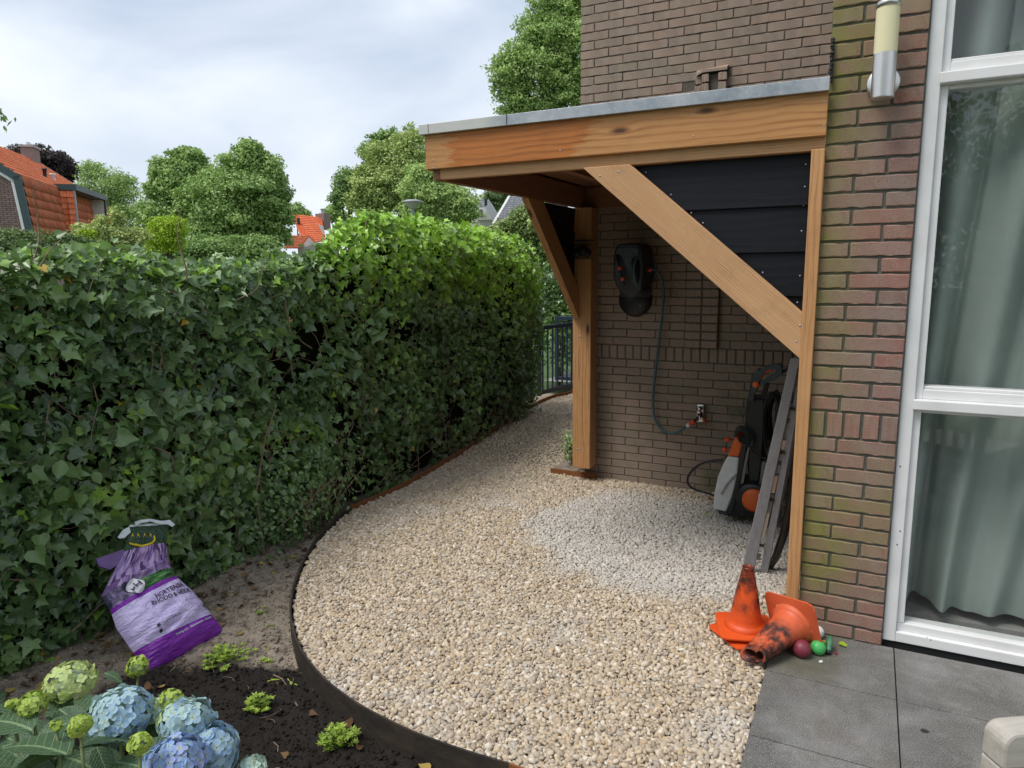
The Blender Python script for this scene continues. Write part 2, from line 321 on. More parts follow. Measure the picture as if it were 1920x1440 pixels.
IVY = [(0, (.035, .075, .030)), (.18, (.075, .145, .052)), (.36, (.135, .24, .080)), (.55, (.20, .33, .10)), (.7, (.26, .46, .055)), (.85, (.34, .62, .045)), (.94, (.44, .72, .08)), (1, (.60, .40, .03))]
M['ivy'] = leafm('ivy_leaf', IVY, trans=.28)
M['tree'] = leafm('tree_leaf', [(0, (.16, .26, .10)), (.35, (.25, .38, .13)), (.6, (.33, .48, .16)), (.8, (.43, .58, .19)), (1, (.54, .68, .26))], .55, .3, False, .3)  # greens lightened to stand in for haze over the far trees
M['conifer'] = leafm('conifer_leaf', [(0, (.085, .145, .065)), (.5, (.23, .33, .11)), (.8, (.44, .55, .18)), (1, (.58, .66, .25))], .6, .2, False, .3)
M['beech'] = leafm('copper_beech_leaf', [(0, (.022, .014, .022)), (.5, (.045, .026, .038)), (1, (.085, .055, .06))], .55, .15, False, .3)
M['lime'] = leafm('lime_leaf', [(0, (.26, .40, .03)), (.5, (.42, .60, .04)), (1, (.60, .74, .08))], .5, .3, False, .3)
M['sedum'] = leafm('sedum_leaf', [(0, (.16, .28, .035)), (.5, (.32, .46, .06)), (1, (.50, .60, .12))], .5, .25, False, .3)
M['hyd_leaf'] = None
def hydleaf():
    m = Mt('hydrangea_leaf', .45); u, v, _ = m.sep(m.uv())
    au = m.math('ABSOLUTE', u); s = m.math('FRACT', m.math('MULTIPLY', m.math('SUBTRACT', v, m.math('MULTIPLY', au, .9)), 9.)); vein = m.math('ADD', m.rng(m.math('ABSOLUTE', m.math('SUBTRACT', s, .5)), .40, .5), m.rng(au, .03, .008), True)
    g = m.geo(); n = m.noise(g, 90, 4); cell = m.vor(m.uv(), 22, 0)
    c = m.mix(m.rng(n, .3, .7), (.036, .085, .045), (.075, .145, .082)); c = m.mix(m.rng(cell, .0, .5, 0, .45), m.mix(.3, c, (.16, .22, .11)), m.mix(1., c, (.7, .75, .7), 'MULTIPLY'))
    c = m.mix(m.math('MULTIPLY', vein, .8), c, (.26, .37, .19)); m.col(c); m.bump(m.math('ADD', m.math('MULTIPLY', vein, -1.), cell), .5, .004); m.translucent(.15, (.15, .3, .05)); return m.m
M['hyd_leaf'] = hydleaf()
def petal():
    m = Mt('petal', .6, spec=.2); c = m.N('ObjectInfo').outputs['Color']; u, v, _ = m.sep(m.uv()); r = m.math('SQRT', m.math('ADD', m.math('MULTIPLY', u, u), m.math('MULTIPLY', v, v)))
    n = m.noise(m.geo(), 120, 3); cc = m.mix(m.rng(r, .5, .12, 0, .55), c, (.55, .62, .30)); cc = m.mix(m.rng(n, .4, .7, 0, .25), cc, m.mix(1., cc, (.7, .8, .95), 'MULTIPLY')); m.col(cc); m.translucent(.22, cc); return m.m
M['petal'] = petal()
def tilesm(name, a, b, moss):
    m = Mt(name, .75, spec=.3); t = m.math('FRACT', m.math('ADD', m.rnd(), m.attr('tone'))); g = m.geo(); c = m.mix(t, a, b); n = m.noise(g, 1.6, 5, .7)
    c = m.mix(m.rng(n, .55, .75, 0, .55), c, moss); m.col(c); return m.m
M['tile_orange'] = tilesm('orange_roof_tile', (.62, .15, .06), (.78, .24, .11), (.42, .20, .12))
M['tile_old'] = tilesm('weathered_roof_tile', (.46, .125, .065), (.58, .19, .10), (.24, .16, .12))
M['tile_grey'] = tilesm('grey_roof_tile', (.20, .21, .235), (.30, .31, .335), (.16, .16, .15))
M['green_trim'] = plain('dark_green_trim', (.035, .065, .068), .5)
M['bark'] = plain('bark', (.085, .062, .045), .9, 0, .4, 25, .5)
M['twig'] = plain('twig', (.20, .145, .10), .85, 0, .4, 40)
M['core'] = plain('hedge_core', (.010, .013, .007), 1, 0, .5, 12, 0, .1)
M['blue_metal'] = plain('navy_metal', (.012, .026, .050), .4)
M['steel'] = plain('brushed_steel', (.60, .585, .56), .36, 1, .05, 5)
M['chrome'] = plain('chrome', (.6, .6, .6), .15, 1, .1, 20)
M['lampshade'] = plain('lamp_diffuser', (.74, .68, .42), .35, 0, .03, 5)
M['black'] = plain('black_plastic', (.014, .015, .017), .42)
M['charcoal'] = plain('charcoal_plastic', (.030, .033, .036), .45)
M['slate_pl'] = plain('slate_plastic', (.045, .06, .07), .45)
M['teal'] = plain('teal_plastic', (.03, .14, .15), .4)
M['hose'] = plain('hose_rubber', (.05, .115, .125), .5)
M['orange_pl'] = plain('orange_plastic', (.72, .13, .02), .42, 0, .05)
M['red_pl'] = plain('orange_red_plastic', (.62, .08, .03), .4)
M['grey_pl'] = plain('light_grey_plastic', (.68, .69, .67), .5, 0, .06)
M['grey_dk'] = plain('mid_grey_plastic', (.20, .20, .19), .5)
M['white_pl'] = plain('white_plastic', (.6, .6, .58), .4)
M['rubber'] = plain('rubber_seal', (.012, .012, .012), .8)
def ladderm():
    m = Mt('grey_painted_wood', .6); g = m.geo(); n = m.noise(m.map(g, (30, 30, 6)), 2, 5, .6); c = m.mix(m.rng(n, .3, .7), (.27, .262, .28), (.36, .35, .37)); v = m.noise(g, 60, 4, .7); c = m.mix(m.rng(v, .66, .72), c, (.06, .04, .03)); v2 = m.noise(m.map(g, (1, 1, .4)), 75, 3); c = m.mix(m.rng(v2, .70, .74), c, (.6, .6, .58)); m.col(c); return m.m
M['ladder'] = ladderm()
def conem(name, col, dirt):
    m = Mt(name, .5); o = m.obj(); n = m.noise(o, 8, 6, .65, .4); n2 = m.noise(o, 60, 5, .7); x, y, z = m.sep(o)
    c = m.mix(m.rng(n2, .4, .7, 0, .35), col, tuple(v*.62 for v in col)); k = m.math('MULTIPLY', m.rng(n, .37, .55), m.rng(n2, .34, .56, .5, 1.1)); k = m.math('MULTIPLY', k, m.rng(z, .07, .12)); k = m.math('MULTIPLY', k, dirt, True)
    m.col(m.mix(k, c, (.045, .022, .018))); m.bump(n2, .2, .002); m.translucent(.12, tuple(col)); return m.m
M['cone'] = conem('cone_orange', (.80, .10, .015), 1.0)
M['cone2'] = conem('cone_faded', (.72, .13, .045), 1.25)
def ballm(name, c):
    m = Mt(name, .5); g = m.obj(); n = m.noise(g, 70, 5, .7); m.col(m.mix(m.rng(n, .55, .72), c, tuple(v*.3 for v in c))); m.bump(n, .15, .001); return m.m
M['ball_red'] = ballm('ball_red', (.19, .025, .045)); M['ball_green'] = ballm('ball_green', (.06, .40, .10)); M['peg'] = ballm('peg_green', (.06, .20, .10)); M['ball_white'] = ballm('ball_white', (.6, .6, .57))
def teak():
    m = Mt('weathered_teak', .75); o = m.obj(); n = m.noise(m.map(o, (4, 70, 70)), 1, 5, .6); b = m.noise(o, 9, 4); c = m.mix(m.rng(n, .35, .65), (.47, .435, .385), (.37, .335, .29)); c = m.mix(m.rng(b, .52, .7, 0, .45), c, (.26, .19, .16)); m.col(c); m.bump(n, .3, .002); return m.m
M['teak'] = teak()
M['bag_white'] = plain('white_film', (.62, .68, .70), .3)
def bagm():
    m = Mt('printed_film', .26); u, v, _ = m.sep(m.uv()); uvv = m.uv()
    n = m.noise(m.map(uvv, (14, 8, 1)), 1.6, 5, .7, .5, True); nf = m.sep(n)[0]
    lil = m.mix(m.sep(m.noise(uvv, 3, 3, .5, 0, True))[1], (.62, .50, .88), (.72, .64, .92)); pur = (.26, .03, .46)
    flow = m.ramp(m.sep(m.vor(m.map(uvv, (18, 13, 1)), 1.2, 1))[0], [(0, (.05, .02, .09)), (.3, (.22, .12, .36)), (.6, (.42, .28, .56)), (1, (.55, .42, .68))]); green = m.ramp(m.noise(m.map(uvv, (3, 60, 1), rot=(0, 0, .4)), 1.2, 3), [(.35, (.012, .05, .02)), (.55, (.06, .24, .05)), (.7, (.30, .50, .22))])
    vv = m.math('ADD', v, m.math('MULTIPLY', m.math('SUBTRACT', nf, .5), .05))
    band = m.mix(m.math('GREATER_THAN', vv, .62), green, flow); band = m.mix(m.math('MULTIPLY', m.math('LESS_THAN', u, .35), m.math('LESS_THAN', vv, .62)), band, m.mix(.5, flow, (.02, .06, .04)))
    c = m.mix(m.math('GREATER_THAN', v, .20), pur, lil); c = m.mix(m.math('GREATER_THAN', v, m.N('Value').outputs[0] if False else .485), c, pur); c = m.mix(m.math('GREATER_THAN', v, .515), c, band)
    c = m.mix(m.math('GREATER_THAN', vv, .86), c, m.mix(nf, (.012, .045, .022), (.05, .10, .055))); c = m.mix(m.math('GREATER_THAN', v, .985), c, (.6, .66, .68))
    cr2 = m.noise(m.map(uvv, (5, 26, 1), rot=(0, 0, .35)), 1.3, 5, .6, .8); fold = m.noise(m.map(uvv, (3, 9, 1), rot=(0, 0, .3)), 1.5, 3, .5, 1.2)
    m.col(c); m.bump(m.math('ADD', cr2, m.math('MULTIPLY', fold, .9)), .8, .022); return m.m
M['bag'] = bagm()
M['ink'] = plain('print_ink', (.02, .018, .035), .4); M['ink_white'] = plain('print_white', (.75, .74, .80), .4); M['ink_yellow'] = plain('print_yellow', (.78, .55, .02), .4); M['ink_pale'] = plain('print_pale', (.66, .62, .86), .4)
M['flap'] = plain('violet_film', (.16, .10, .26), .35)
M['lawn'] = plain('lawn', (.055, .10, .025), .9, 0, .4, 4)
M['asphalt'] = plain('pavement', (.30, .29, .275), .85, 0, .2, 8)
M['render_w'] = plain('pale_render', (.62, .62, .58), .8); M['render_g'] = plain('grey_render', (.40, .36, .36), .8); M['lead'] = plain('lead_sheet', (.33, .35, .38), .5)
M['room'] = plain('room_wall', (.30, .29, .27), .9); M['dark_win'] = plain('dark_pane', (.06, .07, .08), .15)

# ------------------------------------------------------------------ level of the gravel
def sm(t): t = np.clip(t, 0, 1); return t*t*(3-2*t)
def gz(Y): return -.018 - .078*sm((np.asarray(Y, float)-3.0)/2.0)
def top_pt(x, y):      # point on top of the edging strip seen at x, y
    z = 0.
    for _ in range(8):
        p = atZ(x, y, z); z = float(gz(p[1]))+.018
    return p
curve_px = [(1078, 731), (1040, 741), (1000, 758), (940, 795), (890, 828), (840, 860), (800, 883), (760, 905), (708, 929), (658, 950)]
curve2_px = [(658, 950), (632, 969), (606, 993), (588, 1016), (572, 1043), (560, 1068), (551, 1094), (546, 1117), (544, 1142), (547, 1166), (553, 1191), (564, 1216), (580, 1240), (602, 1265), (630, 1290), (672, 1319), (720, 1345), (775, 1371), (830, 1392), (890, 1412), (955, 1431)]
curve3_px = [(955, 1431), (1010, 1450), (1090, 1478)]
cA = [top_pt(*q) for q in curve_px]; cB = [top_pt(*q) for q in curve2_px]; cC = [top_pt(*q) for q in curve3_px]+[np.array([-.28, 1.80, 0])]
cA = [np.array([cA[0][0]-.15, 11., cA[0][2]])]+cA
EDGE = cA+cB[1:]+cC[1:]
# ------------------------------------------------------------------ the ground
def grid_mesh(name, x0, x1, y0, y1, nx, ny, hf, mat, kind='structure', tone=None):
    xs = np.linspace(x0, x1, nx); ys = np.linspace(y0, y1, ny); X, Y = np.meshgrid(xs, ys); Z = hf(X, Y)
    V = np.stack([X.ravel(), Y.ravel(), Z.ravel()], 1); i = np.arange(nx*ny).reshape(ny, nx)
    Fc = np.stack([i[:-1, :-1].ravel(), i[:-1, 1:].ravel(), i[1:, 1:].ravel(), i[1:, :-1].ravel()], 1)
    o = bpy.data.objects.new(name, arr_mesh(name, V, Fc, mat, smooth=True)); link(o); o['kind'] = kind; return o
def vnoise(X, Y, s, seed=0):
    r = np.random.default_rng(seed); T = r.random((64, 64)); x = X*s; y = Y*s; xi = np.floor(x).astype(int); yi = np.floor(y).astype(int); fx = sm(x-xi); fy = sm(y-yi)
    g = lambda a, b: T[a % 64, b % 64]
    return (g(xi, yi)*(1-fx)+g(xi+1, yi)*fx)*(1-fy)+(g(xi, yi+1)*(1-fx)+g(xi+1, yi+1)*fx)*fy
MBg = MB(); MBg.add([(-400, -60, -.30), (300, -60, -.30), (300, 600, -.30), (-400, 600, -.30)], [(0, 1, 2, 3)]); tag(MBg.build('ground', M['lawn']), kind='structure')
def soil_h(X, Y):
    h = -.127 + .03*vnoise(X, Y, 3, 1) + .022*vnoise(X, Y, 11, 2) + .016*vnoise(X, Y, 31, 3) + .010*vnoise(X, Y, 62, 4)
    return h + .05*sm((Y-2.6)/1.2)*0 - .02
grid_mesh('soil', -3.9, .1, .3, 3.9, 330, 300, soil_h, M['soil'])
grid_mesh('soil_strip', -4.2, -2.6, 3.9, 8.8, 60, 180, lambda X, Y: -.155+.03*vnoise(X, Y, 9, 5), M['soil'])
# gravel bed sheet
poly = np.array([[p[0], p[1]] for p in EDGE]); poly = np.vstack([poly, [[-.275, 1.80], [-.275, 2.98], [-.2, 2.98], [-.2, 5.225], [-2.03, 5.225], [-2.03, 5.19], [-2.25, 5.19], [-2.25, 11.]]])
def inpoly(P, poly):
    x, y = P[:, 0], P[:, 1]; c = np.zeros(len(P), bool); n = len(poly); j = n-1
    for i in range(n):
        xi, yi = poly[i]; xj, yj = poly[j]
        k = ((yi > y) != (yj > y)) & (x < (xj-xi)*(y-yi)/((yj-yi) if yj != yi else 1e-9)+xi); c ^= k; j = i
    return c
def shrink(pl_, d_):
    o_ = pl_.copy(); c_ = np.array([-1.4, 3.6]); n_ = len(EDGE)
    for i_ in range(n_):
        a_ = pl_[max(i_-1, 0)]; b_ = pl_[min(i_+1, n_-1)]; t_ = b_-a_; q_ = np.array([-t_[1], t_[0]]); q_ /= np.linalg.norm(q_)
        if q_@(c_-pl_[i_]) < 0: q_ = -q_
        o_[i_] = pl_[i_]+q_*d_
    return o_
def bed_sheet():
    xs_ = np.arange(-3.75, -.17, .03); ys_ = np.arange(1.75, 11.0, .04); X, Y = np.meshgrid(xs_, ys_); V = np.stack([X.ravel(), Y.ravel(), (gz(Y)-.026).ravel()], 1); nx = len(xs_); ny = len(ys_); i = np.arange(nx*ny).reshape(ny, nx)
    Fc = np.stack([i[:-1, :-1].ravel(), i[:-1, 1:].ravel(), i[1:, 1:].ravel(), i[1:, :-1].ravel()], 1); c_ = V[Fc].mean(1)[:, :2]; Fc = Fc[inpoly(c_, shrink(poly, .06))]
    o = link(bpy.data.objects.new('gravel_base', arr_mesh('gravel_base', V, Fc, M['gravel_bed']))); tag(o, kind='structure')
bed_sheet()
def jgrid(x0, x1, y0, y1, s):
    X, Y = np.meshgrid(np.arange(x0, x1, s), np.arange(y0, y1, s)); P = np.stack([X.ravel(), Y.ravel()], 1); P += rng.uniform(-.45*s, .45*s, P.shape); return P
P1 = jgrid(-3.7, -.15, 1.7, 3.4, .0125); P2 = jgrid(-3.7, -.15, 3.4, 5.3, .0142); P3 = jgrid(-3.8, -2.2, 5.3, 9.6, .018)
layers = []
for P in (P1, P2, P3): layers.append(P)
PX = jgrid(-3.7, -.15, 1.7, 4.2, .020); base = np.vstack(layers); nb = len(base)
ALL = np.vstack([base, PX])
lay = np.r_[np.zeros(nb), np.ones(len(PX))]; ok = inpoly(ALL, shrink(np.array([[p[0], p[1]] for p in poly]), .016)); ALL = ALL[ok]; lay = lay[ok]; n = len(ALL)
Z = gz(ALL[:, 1]) - .012 + .007*lay + rng.uniform(-.003, .004, n) + .010*(vnoise(ALL[:, 0], ALL[:, 1], 4, 9)-.5) + .008*(vnoise(ALL[:, 0], ALL[:, 1], 1.3, 8)-.5)
sc = rng.normal(1, .24, n).clip(.55, 1.8)*np.where(ALL[:, 1] < 3.4, .0080, .0086)
rotv = np.stack([rng.normal(0, .45, n), rng.normal(0, .45, n), rng.uniform(0, 6.283, n)], 1)
pc = rng.random(n)
e1 = np.clip(1-np.hypot((ALL[:, 0]+1.0)/1.02, (ALL[:, 1]-4.25)/1.18), 0, 1); pdust = sm((e1*1.1+.22*(vnoise(ALL[:, 0], ALL[:, 1], 2.6, 33)-.5)+.12*(vnoise(ALL[:, 0], ALL[:, 1], 8, 34)-.5))/.24)*rng.uniform(.55, 1., n)
far_tan = 1-sm((ALL[:, 1]-4.6)/.6)*0; pdust *= sm((5.16-ALL[:, 1])/.35)
pme = bpy.data.meshes.new('gravel'); pme.vertices.add(n); pme.vertices.foreach_set('co', np.column_stack([ALL, Z]).astype(np.float32).ravel())
for nm, ty, val in (('rv', 'FLOAT_VECTOR', rotv), ('sc', 'FLOAT', sc), ('pc', 'FLOAT', pc), ('pd', 'FLOAT', pdust)):
    a = pme.attributes.new(nm, ty, 'POINT'); a.data.foreach_set('vector' if ty == 'FLOAT_VECTOR' else 'value', val.astype(np.float32).ravel())
gravel = link(bpy.data.objects.new('gravel', pme)); tag(gravel, 'tan and cream rounded gravel filling the curved bed', 'gravel', None, 'stuff')
def pebble_mesh(i):
    r = np.random.default_rng(50+i); bm = bmesh.new(); bmesh.ops.create_icosphere(bm, subdivisions=2, radius=1)
    ax = (1.25+.3*r.random(), .92, .55+.25*r.random()); ph = r.uniform(0, 6, 3)
    for v in bm.verts:
        k = 1+.12*math.sin(2.1*v.co.x+ph[0])+.10*math.sin(2.7*v.co.y+ph[1])+.08*math.sin(3*v.co.z+ph[2]); v.co = Vector((v.co.x*ax[0]*k, v.co.y*ax[1]*k, v.co.z*ax[2]*k))
    me = bpy.data.meshes.new('pebble_shape'); bm.to_mesh(me); bm.free(); me.polygons.foreach_set('use_smooth', [True]*len(me.polygons)); me.materials.append(M['pebble']); return me
def gn_instances(target, meshes):
    ng = bpy.data.node_groups.new('scatter', 'GeometryNodeTree'); ng.interface.new_socket('Geometry', in_out='INPUT', socket_type='NodeSocketGeometry'); ng.interface.new_socket('Geometry', in_out='OUTPUT', socket_type='NodeSocketGeometry')
    nn = ng.nodes; gi = nn.new('NodeGroupInput'); go = nn.new('NodeGroupOutput'); jn = nn.new('GeometryNodeJoinGeometry')
    coll = bpy.data.collections.new('pebble_shapes')
    for i, me in enumerate(meshes):
        o = bpy.data.objects.new('pebble_shape', me); coll.objects.link(o)
    ci = nn.new('GeometryNodeCollectionInfo'); ci.inputs[0].default_value = coll; ci.inputs['Separate Children'].default_value = True; ci.inputs['Reset Children'].default_value = True
    ip = nn.new('GeometryNodeInstanceOnPoints'); ip.inputs['Pick Instance'].default_value = True
    a1 = nn.new('GeometryNodeInputNamedAttribute'); a1.data_type = 'FLOAT_VECTOR'; a1.inputs[0].default_value = 'rv'
    a2 = nn.new('GeometryNodeInputNamedAttribute'); a2.data_type = 'FLOAT'; a2.inputs[0].default_value = 'sc'
    m2p = nn.new('GeometryNodeMeshToPoints')
    e2r = nn.new('FunctionNodeEulerToRotation')
    ng.links.new(gi.outputs[0], m2p.inputs['Mesh']); ng.links.new(m2p.outputs[0], ip.inputs['Points']); ng.links.new(ci.outputs[0], ip.inputs['Instance'])
    ng.links.new(a1.outputs[0], e2r.inputs[0]); ng.links.new(e2r.outputs[0], ip.inputs['Rotation']); ng.links.new(a2.outputs[0], ip.inputs['Scale']); ng.links.new(ip.outputs[0], go.inputs[0])
    md = target.modifiers.new('scatter', 'NODES'); md.node_group = ng
gn_instances(gravel, [pebble_mesh(i) for i in range(6)])
# path and street beyond the gate
pv = MB(); pv.add([(-4.3, 9.6, -.10), (-1.9, 9.6, -.10), (-1.9, 13, -.10), (-4.3, 13, -.10)], [(0, 1, 2, 3)]); tag(pv.build('pavement', M['asphalt']), kind='structure')
# ------------------------------------------------------------------ edging strips
edging = thing('garden_edging', (-2.3, 2.3, 0), 'steel edging strip curving round the gravel beside the soil bed', 'edging')
def smoothpts(pts, k=6):
    P = [np.array(p) for p in pts]; out_ = []
    for i in range(len(P)-1):
        p0 = P[max(i-1, 0)]; p1 = P[i]; p2 = P[i+1]; p3 = P[min(i+2, len(P)-1)]
        for j in range(k):
            t = j/k; out_.append(.5*((2*p1)+(-p0+p2)*t+(2*p0-5*p1+4*p2-p3)*t*t+(-p0+3*p1-3*p2+p3)*t**3))
    out_.append(P[-1]); return out_
def strip(pts, h, th, mat, label=None, k=5, lift=0):
    P = smoothpts(pts, k); vs = []; fs = []
    for i, p in enumerate(P):
        d = P[min(i+1, len(P)-1)]-P[max(i-1, 0)]; nrm = np.array([-d[1], d[0], 0]); nrm = nrm/np.linalg.norm(nrm)*th/2
        t = p+np.array([0, 0, lift]); b = t-np.array([0, 0, h]); vs += [t+nrm, t-nrm, b-nrm, b+nrm]
    for i in range(len(P)-1):
        for a in range(4): fs.append((i*4+a, i*4+(a+1) % 4, i*4+4+(a+1) % 4, i*4+4+a))
    fs += [(0, 1, 2, 3), tuple(4*(len(P)-1)+q for q in (3, 2, 1, 0))]
    m = MB(); m.add(vs, fs); o = m.build('edging_strip', mat, edging, fixn=True)
    if label: o['label'] = label
    return o
q = len(cA)//2
strip(cA[:q+1], .16, .012, M['corten'], 'rust orange edging strip', 5, .012); strip(cA[q:]+[cB[0]+(cB[0]-cA[-2])*.0], .16, .012, M['corten'], 'rust orange edging strip', 5, .006)
strip(cB[:], .17, .008, M['corten_dark'], 'blackened edging strip')
strip(cC, .17, .008, M['corten'], 'rust brown edging strip')
# ------------------------------------------------------------------ patio
patio = MB(); patio.box((-.26, -1.6, -.14), (3.2, 3.118, -.045)); pt = patio.build('patio', M['gravel_bed']); tag(pt, kind='structure')
xs = [-.275, .180, .632, 1.084, 1.536, 1.988, 2.44]; ys = [3.120, 2.722, 2.292, 1.862, 1.432, 1.002, .572, .142, -.288]
tmesh = {}
for i in range(len(xs)-1):
    for j in range(len(ys)-1):
        a, b, c, d = xs[i]+.002, xs[i+1]-.002, ys[j+1]+.0025, ys[j]-.0025
        key = (round(b-a, 3), round(d-c, 3)); cx, cy = (a+b)/2, (c+d)/2
        if key not in tmesh:
            m = MB(); m.box((-(b-a)/2, -(d-c)/2, -.04), ((b-a)/2, (d-c)/2, 0)); o = m.build('paving_tile', M['tile'], pt, Matrix.Translation((cx, cy, 0)), bevel=.0015, seg=1); tmesh[key] = o.data
        else: link(bpy.data.objects.new('paving_tile', tmesh[key]), pt, Matrix.Translation((cx, cy, random.uniform(-.0015, .001))))
# ------------------------------------------------------------------ house
CO, SH = .0617, .1092; ZS = CO*14
house = thing('brick_house', (-.2, 3.1, 0), 'brown brick house with white framed window on the right', 'house')
def brick_shape(L, H, D, seed):
    r = np.random.default_rng(seed); bm = bmesh.new(); bmesh.ops.create_cube(bm, size=1)
    for v in bm.verts: v.co = Vector((v.co.x*L, v.co.y*D, v.co.z*H))
    bmesh.ops.subdivide_edges(bm, edges=[e for e in bm.edges if abs((e.verts[0].co-e.verts[1].co).x) > .03], cuts=5)
    bmesh.ops.bevel(bm, geom=[e for e in bm.edges if len(e.link_faces) == 2 and e.calc_face_angle(0) > .5], offset=.0028, segments=1, affect='EDGES')
    for v in bm.verts: v.co += Vector(r.normal(0, .0011, 3))
    me = bpy.data.meshes.new('brick'); bm.to_mesh(me); bm.free(); return me
SHP = {}
def brick_data(L, H, mat, front):
    key = (round(L, 3), round(H, 3), mat)
    if key not in SHP:
        SHP[key] = []
        for s_ in range(3 if L > .15 else 2):
            me = brick_shape(L, H, .05, len(SHP)*5+s_); me.materials.append(M[mat]); SHP[key].append(me)
    return random.choice(SHP[key])
def rows_for(x0, x1, z0, z1, first, zs=ZS, soldier=True, J=None):
    """yield bricks (cx, cz, L, H); first(rowindex) gives x of one joint"""
    out_ = []; m_ = .0095 if soldier and x1-x0 < 1 else .0065
    n0 = int(math.floor((z0-zs)/CO)); n = n0; z = zs+n0*CO
    if soldier: below = [(zs+k*CO, k) for k in range(n0, 0)]; above = [(zs+SH+k*CO, k) for k in range(0, int((z1-zs-SH)/CO)+1)]
    else: below = []; above = [(zs+k*CO, k) for k in range(n0, int((z1-zs)/CO)+1)]
    for z, k in below+above:
        if z < z0-.5*CO or z > z1: continue
        j = first(k, z); js = [x0]; x = j-math.ceil((j-x0)/.22)*.22
        while x < x1-.02:
            if x > x0+.02: js.append(x)
            x += .22
        js.append(x1)
        for a, b in zip(js, js[1:]):
            out_.append(((a+b)/2, z+CO/2, b-a-(m_ if True else 0), CO-m_))
    if soldier:
        x = x0; w_ = .0645; n = max(1, round((x1-x0)/w_)); w_ = (x1-x0)/n
        for i in range(n): out_.append((x0+w_*(i+.5), zs+SH/2, w_-.011, SH-.0105))
    return out_
def place_bricks(bricks, Yf, mat, parent, keep=lambda b: 0, proud=.006):
    vis = sorted(bricks, key=keep); idx = vis[:300]; rest = vis[300:]
    for b in idx:
        me = brick_data(round(b[2], 2) if b[2] > .03 else b[2], b[3], mat, True)
        Lm = round(b[2], 2) if b[2] > .03 else b[2]
        M_ = Matrix.Translation((b[0]+random.uniform(-.0008, .0008), Yf+.025+random.uniform(-.0012, .0012), b[1]+random.uniform(-.0008, .0008))) @ Matrix.Diagonal((b[2]/Lm, 1, 1, 1))
        link(bpy.data.objects.new('brick', me), parent, M_)
    if rest:
        m = MB()
        for b in rest:
            dy = random.uniform(-.001, .001); L2, H2 = b[2]/2, b[3]/2; c = .0018
            x0, x1, z0, z1, y0 = b[0]-L2, b[0]+L2, b[1]-H2, b[1]+H2, Yf+dy
            m.add([(x0+c, y0, z0+c), (x1-c, y0, z0+c), (x1-c, y0, z1-c), (x0+c, y0, z1-c), (x0, y0+c, z0), (x1, y0+c, z0), (x1, y0+c, z1), (x0, y0+c, z1), (x0, y0+.02, z0), (x1, y0+.02, z0), (x1, y0+.02, z1), (x0, y0+.02, z1)],
                  [(0, 1, 2, 3), (4, 5, 1, 0), (5, 6, 2, 1), (6, 7, 3, 2), (7, 4, 0, 3), (8, 9, 5, 4), (9, 10, 6, 5), (10, 11, 7, 6), (11, 8, 4, 7)], random.random())
        o = m.build('brickwork', M[mat], parent); o['kind'] = 'stuff'
YF, YB, PX0, PX1 = 3.110, 5.230, -.195, .136
HT = 5.6
def wall(name, a, b, mat, label=None):
    m = MB(); m.box(a, b); o = m.build(name, mat, house)
    if label: o['label'] = label
    return o
w1 = wall('front_wall', (PX0+.004, YF+.007, -.3), (PX1-.002, YF+.25, HT), M['mortar'])
place_bricks(rows_for(PX0, PX1, 0, 2.95, lambda k, z: (-.082 if (k % 2 == 0) == (z > ZS) else .028)), YF, 'brick_front', w1, keep=lambda b: abs(b[1]-1.3))
w2 = wall('side_wall', (-2.031, YB+.006, -.3), (PX0+.05, YB+.25, HT), M['mortar_dark'])
def hid(b):
    x, z = b[0], b[1]; s_ = 0
    if 2.0 < z < 2.62: s_ += 10
    if z > 3.5: s_ += 20
    if z < -.08: s_ += 20
    if z < 2 and x > -.45: s_ += 12
    if 1.35 < z < 2.0 and x > -1.0: s_ += 11
    return s_ + math.hypot(x, z-1.6)*.3 - z*.2
bb = rows_for(-2.035, PX0, -.25, 2.0, lambda k, z: (-1.754 if k % 2 == 0 else -1.864)) + [b for b in rows_for(-2.035, PX0, 2.0, 4.1, lambda k, z: (-1.925 if k % 2 else -1.815), soldier=False)]
PILX0, PILX1 = -1.075, -.955
bb = [b for b in bb if not (abs(b[0]-(-1.06)) < .10 and 2.62 < b[1] < 2.88)]
place_bricks(bb, YB, 'brick_back', w2, keep=hid)
# brick pilaster under the roof (two stacked header columns) and its slotted top above the roof
pil = MB(); pil.box((-1.198, YB-.030, ZS+SH+.002), (-.958, YB+.02, 2.1)); pb = pil.build('brick_pilaster', M['mortar_dark'], house)
k = 0
z = ZS+SH
hm = {}
while z < 2.0:
    for x in (-1.138, -1.018):
        me = brick_data(.11, CO-.0105, 'brick_back', True); link(bpy.data.objects.new('brick', me), pb, Matrix.Translation((x, YB-.038+.025, z+CO/2)) @ Matrix.Diagonal((1.0, 1, 1, 1)))
    z += CO
vt = MB(); vt.box((-1.135, YB-.02, 2.55), (-.99, YB+.03, 2.86)); vb = vt.build('vent_recess', M['mortar_dark'], house)
for zz in np.arange(2.56, 2.84, CO):
    for x, wd, dy in ((-1.155, .05, -.012), (-1.10, .045, -.05), (-.985, .055, -.05)):
        me = brick_data(wd, CO-.0105, 'brick_back', True); link(bpy.data.objects.new('brick', me), vb, Matrix.Translation((x, YB+dy+.025, zz+CO/2)))
sc_ = MB(); sc_.prism([(-1.17, YB-.020, 2.865), (-1.12, YB-.052, 2.875), (-.955, YB-.052, 2.875), (-.955, YB+.01, 2.905), (-1.17, YB+.01, 2.895)], (0, 0, .018)); sc_.build('vent_sill', M['brick_back'], house)
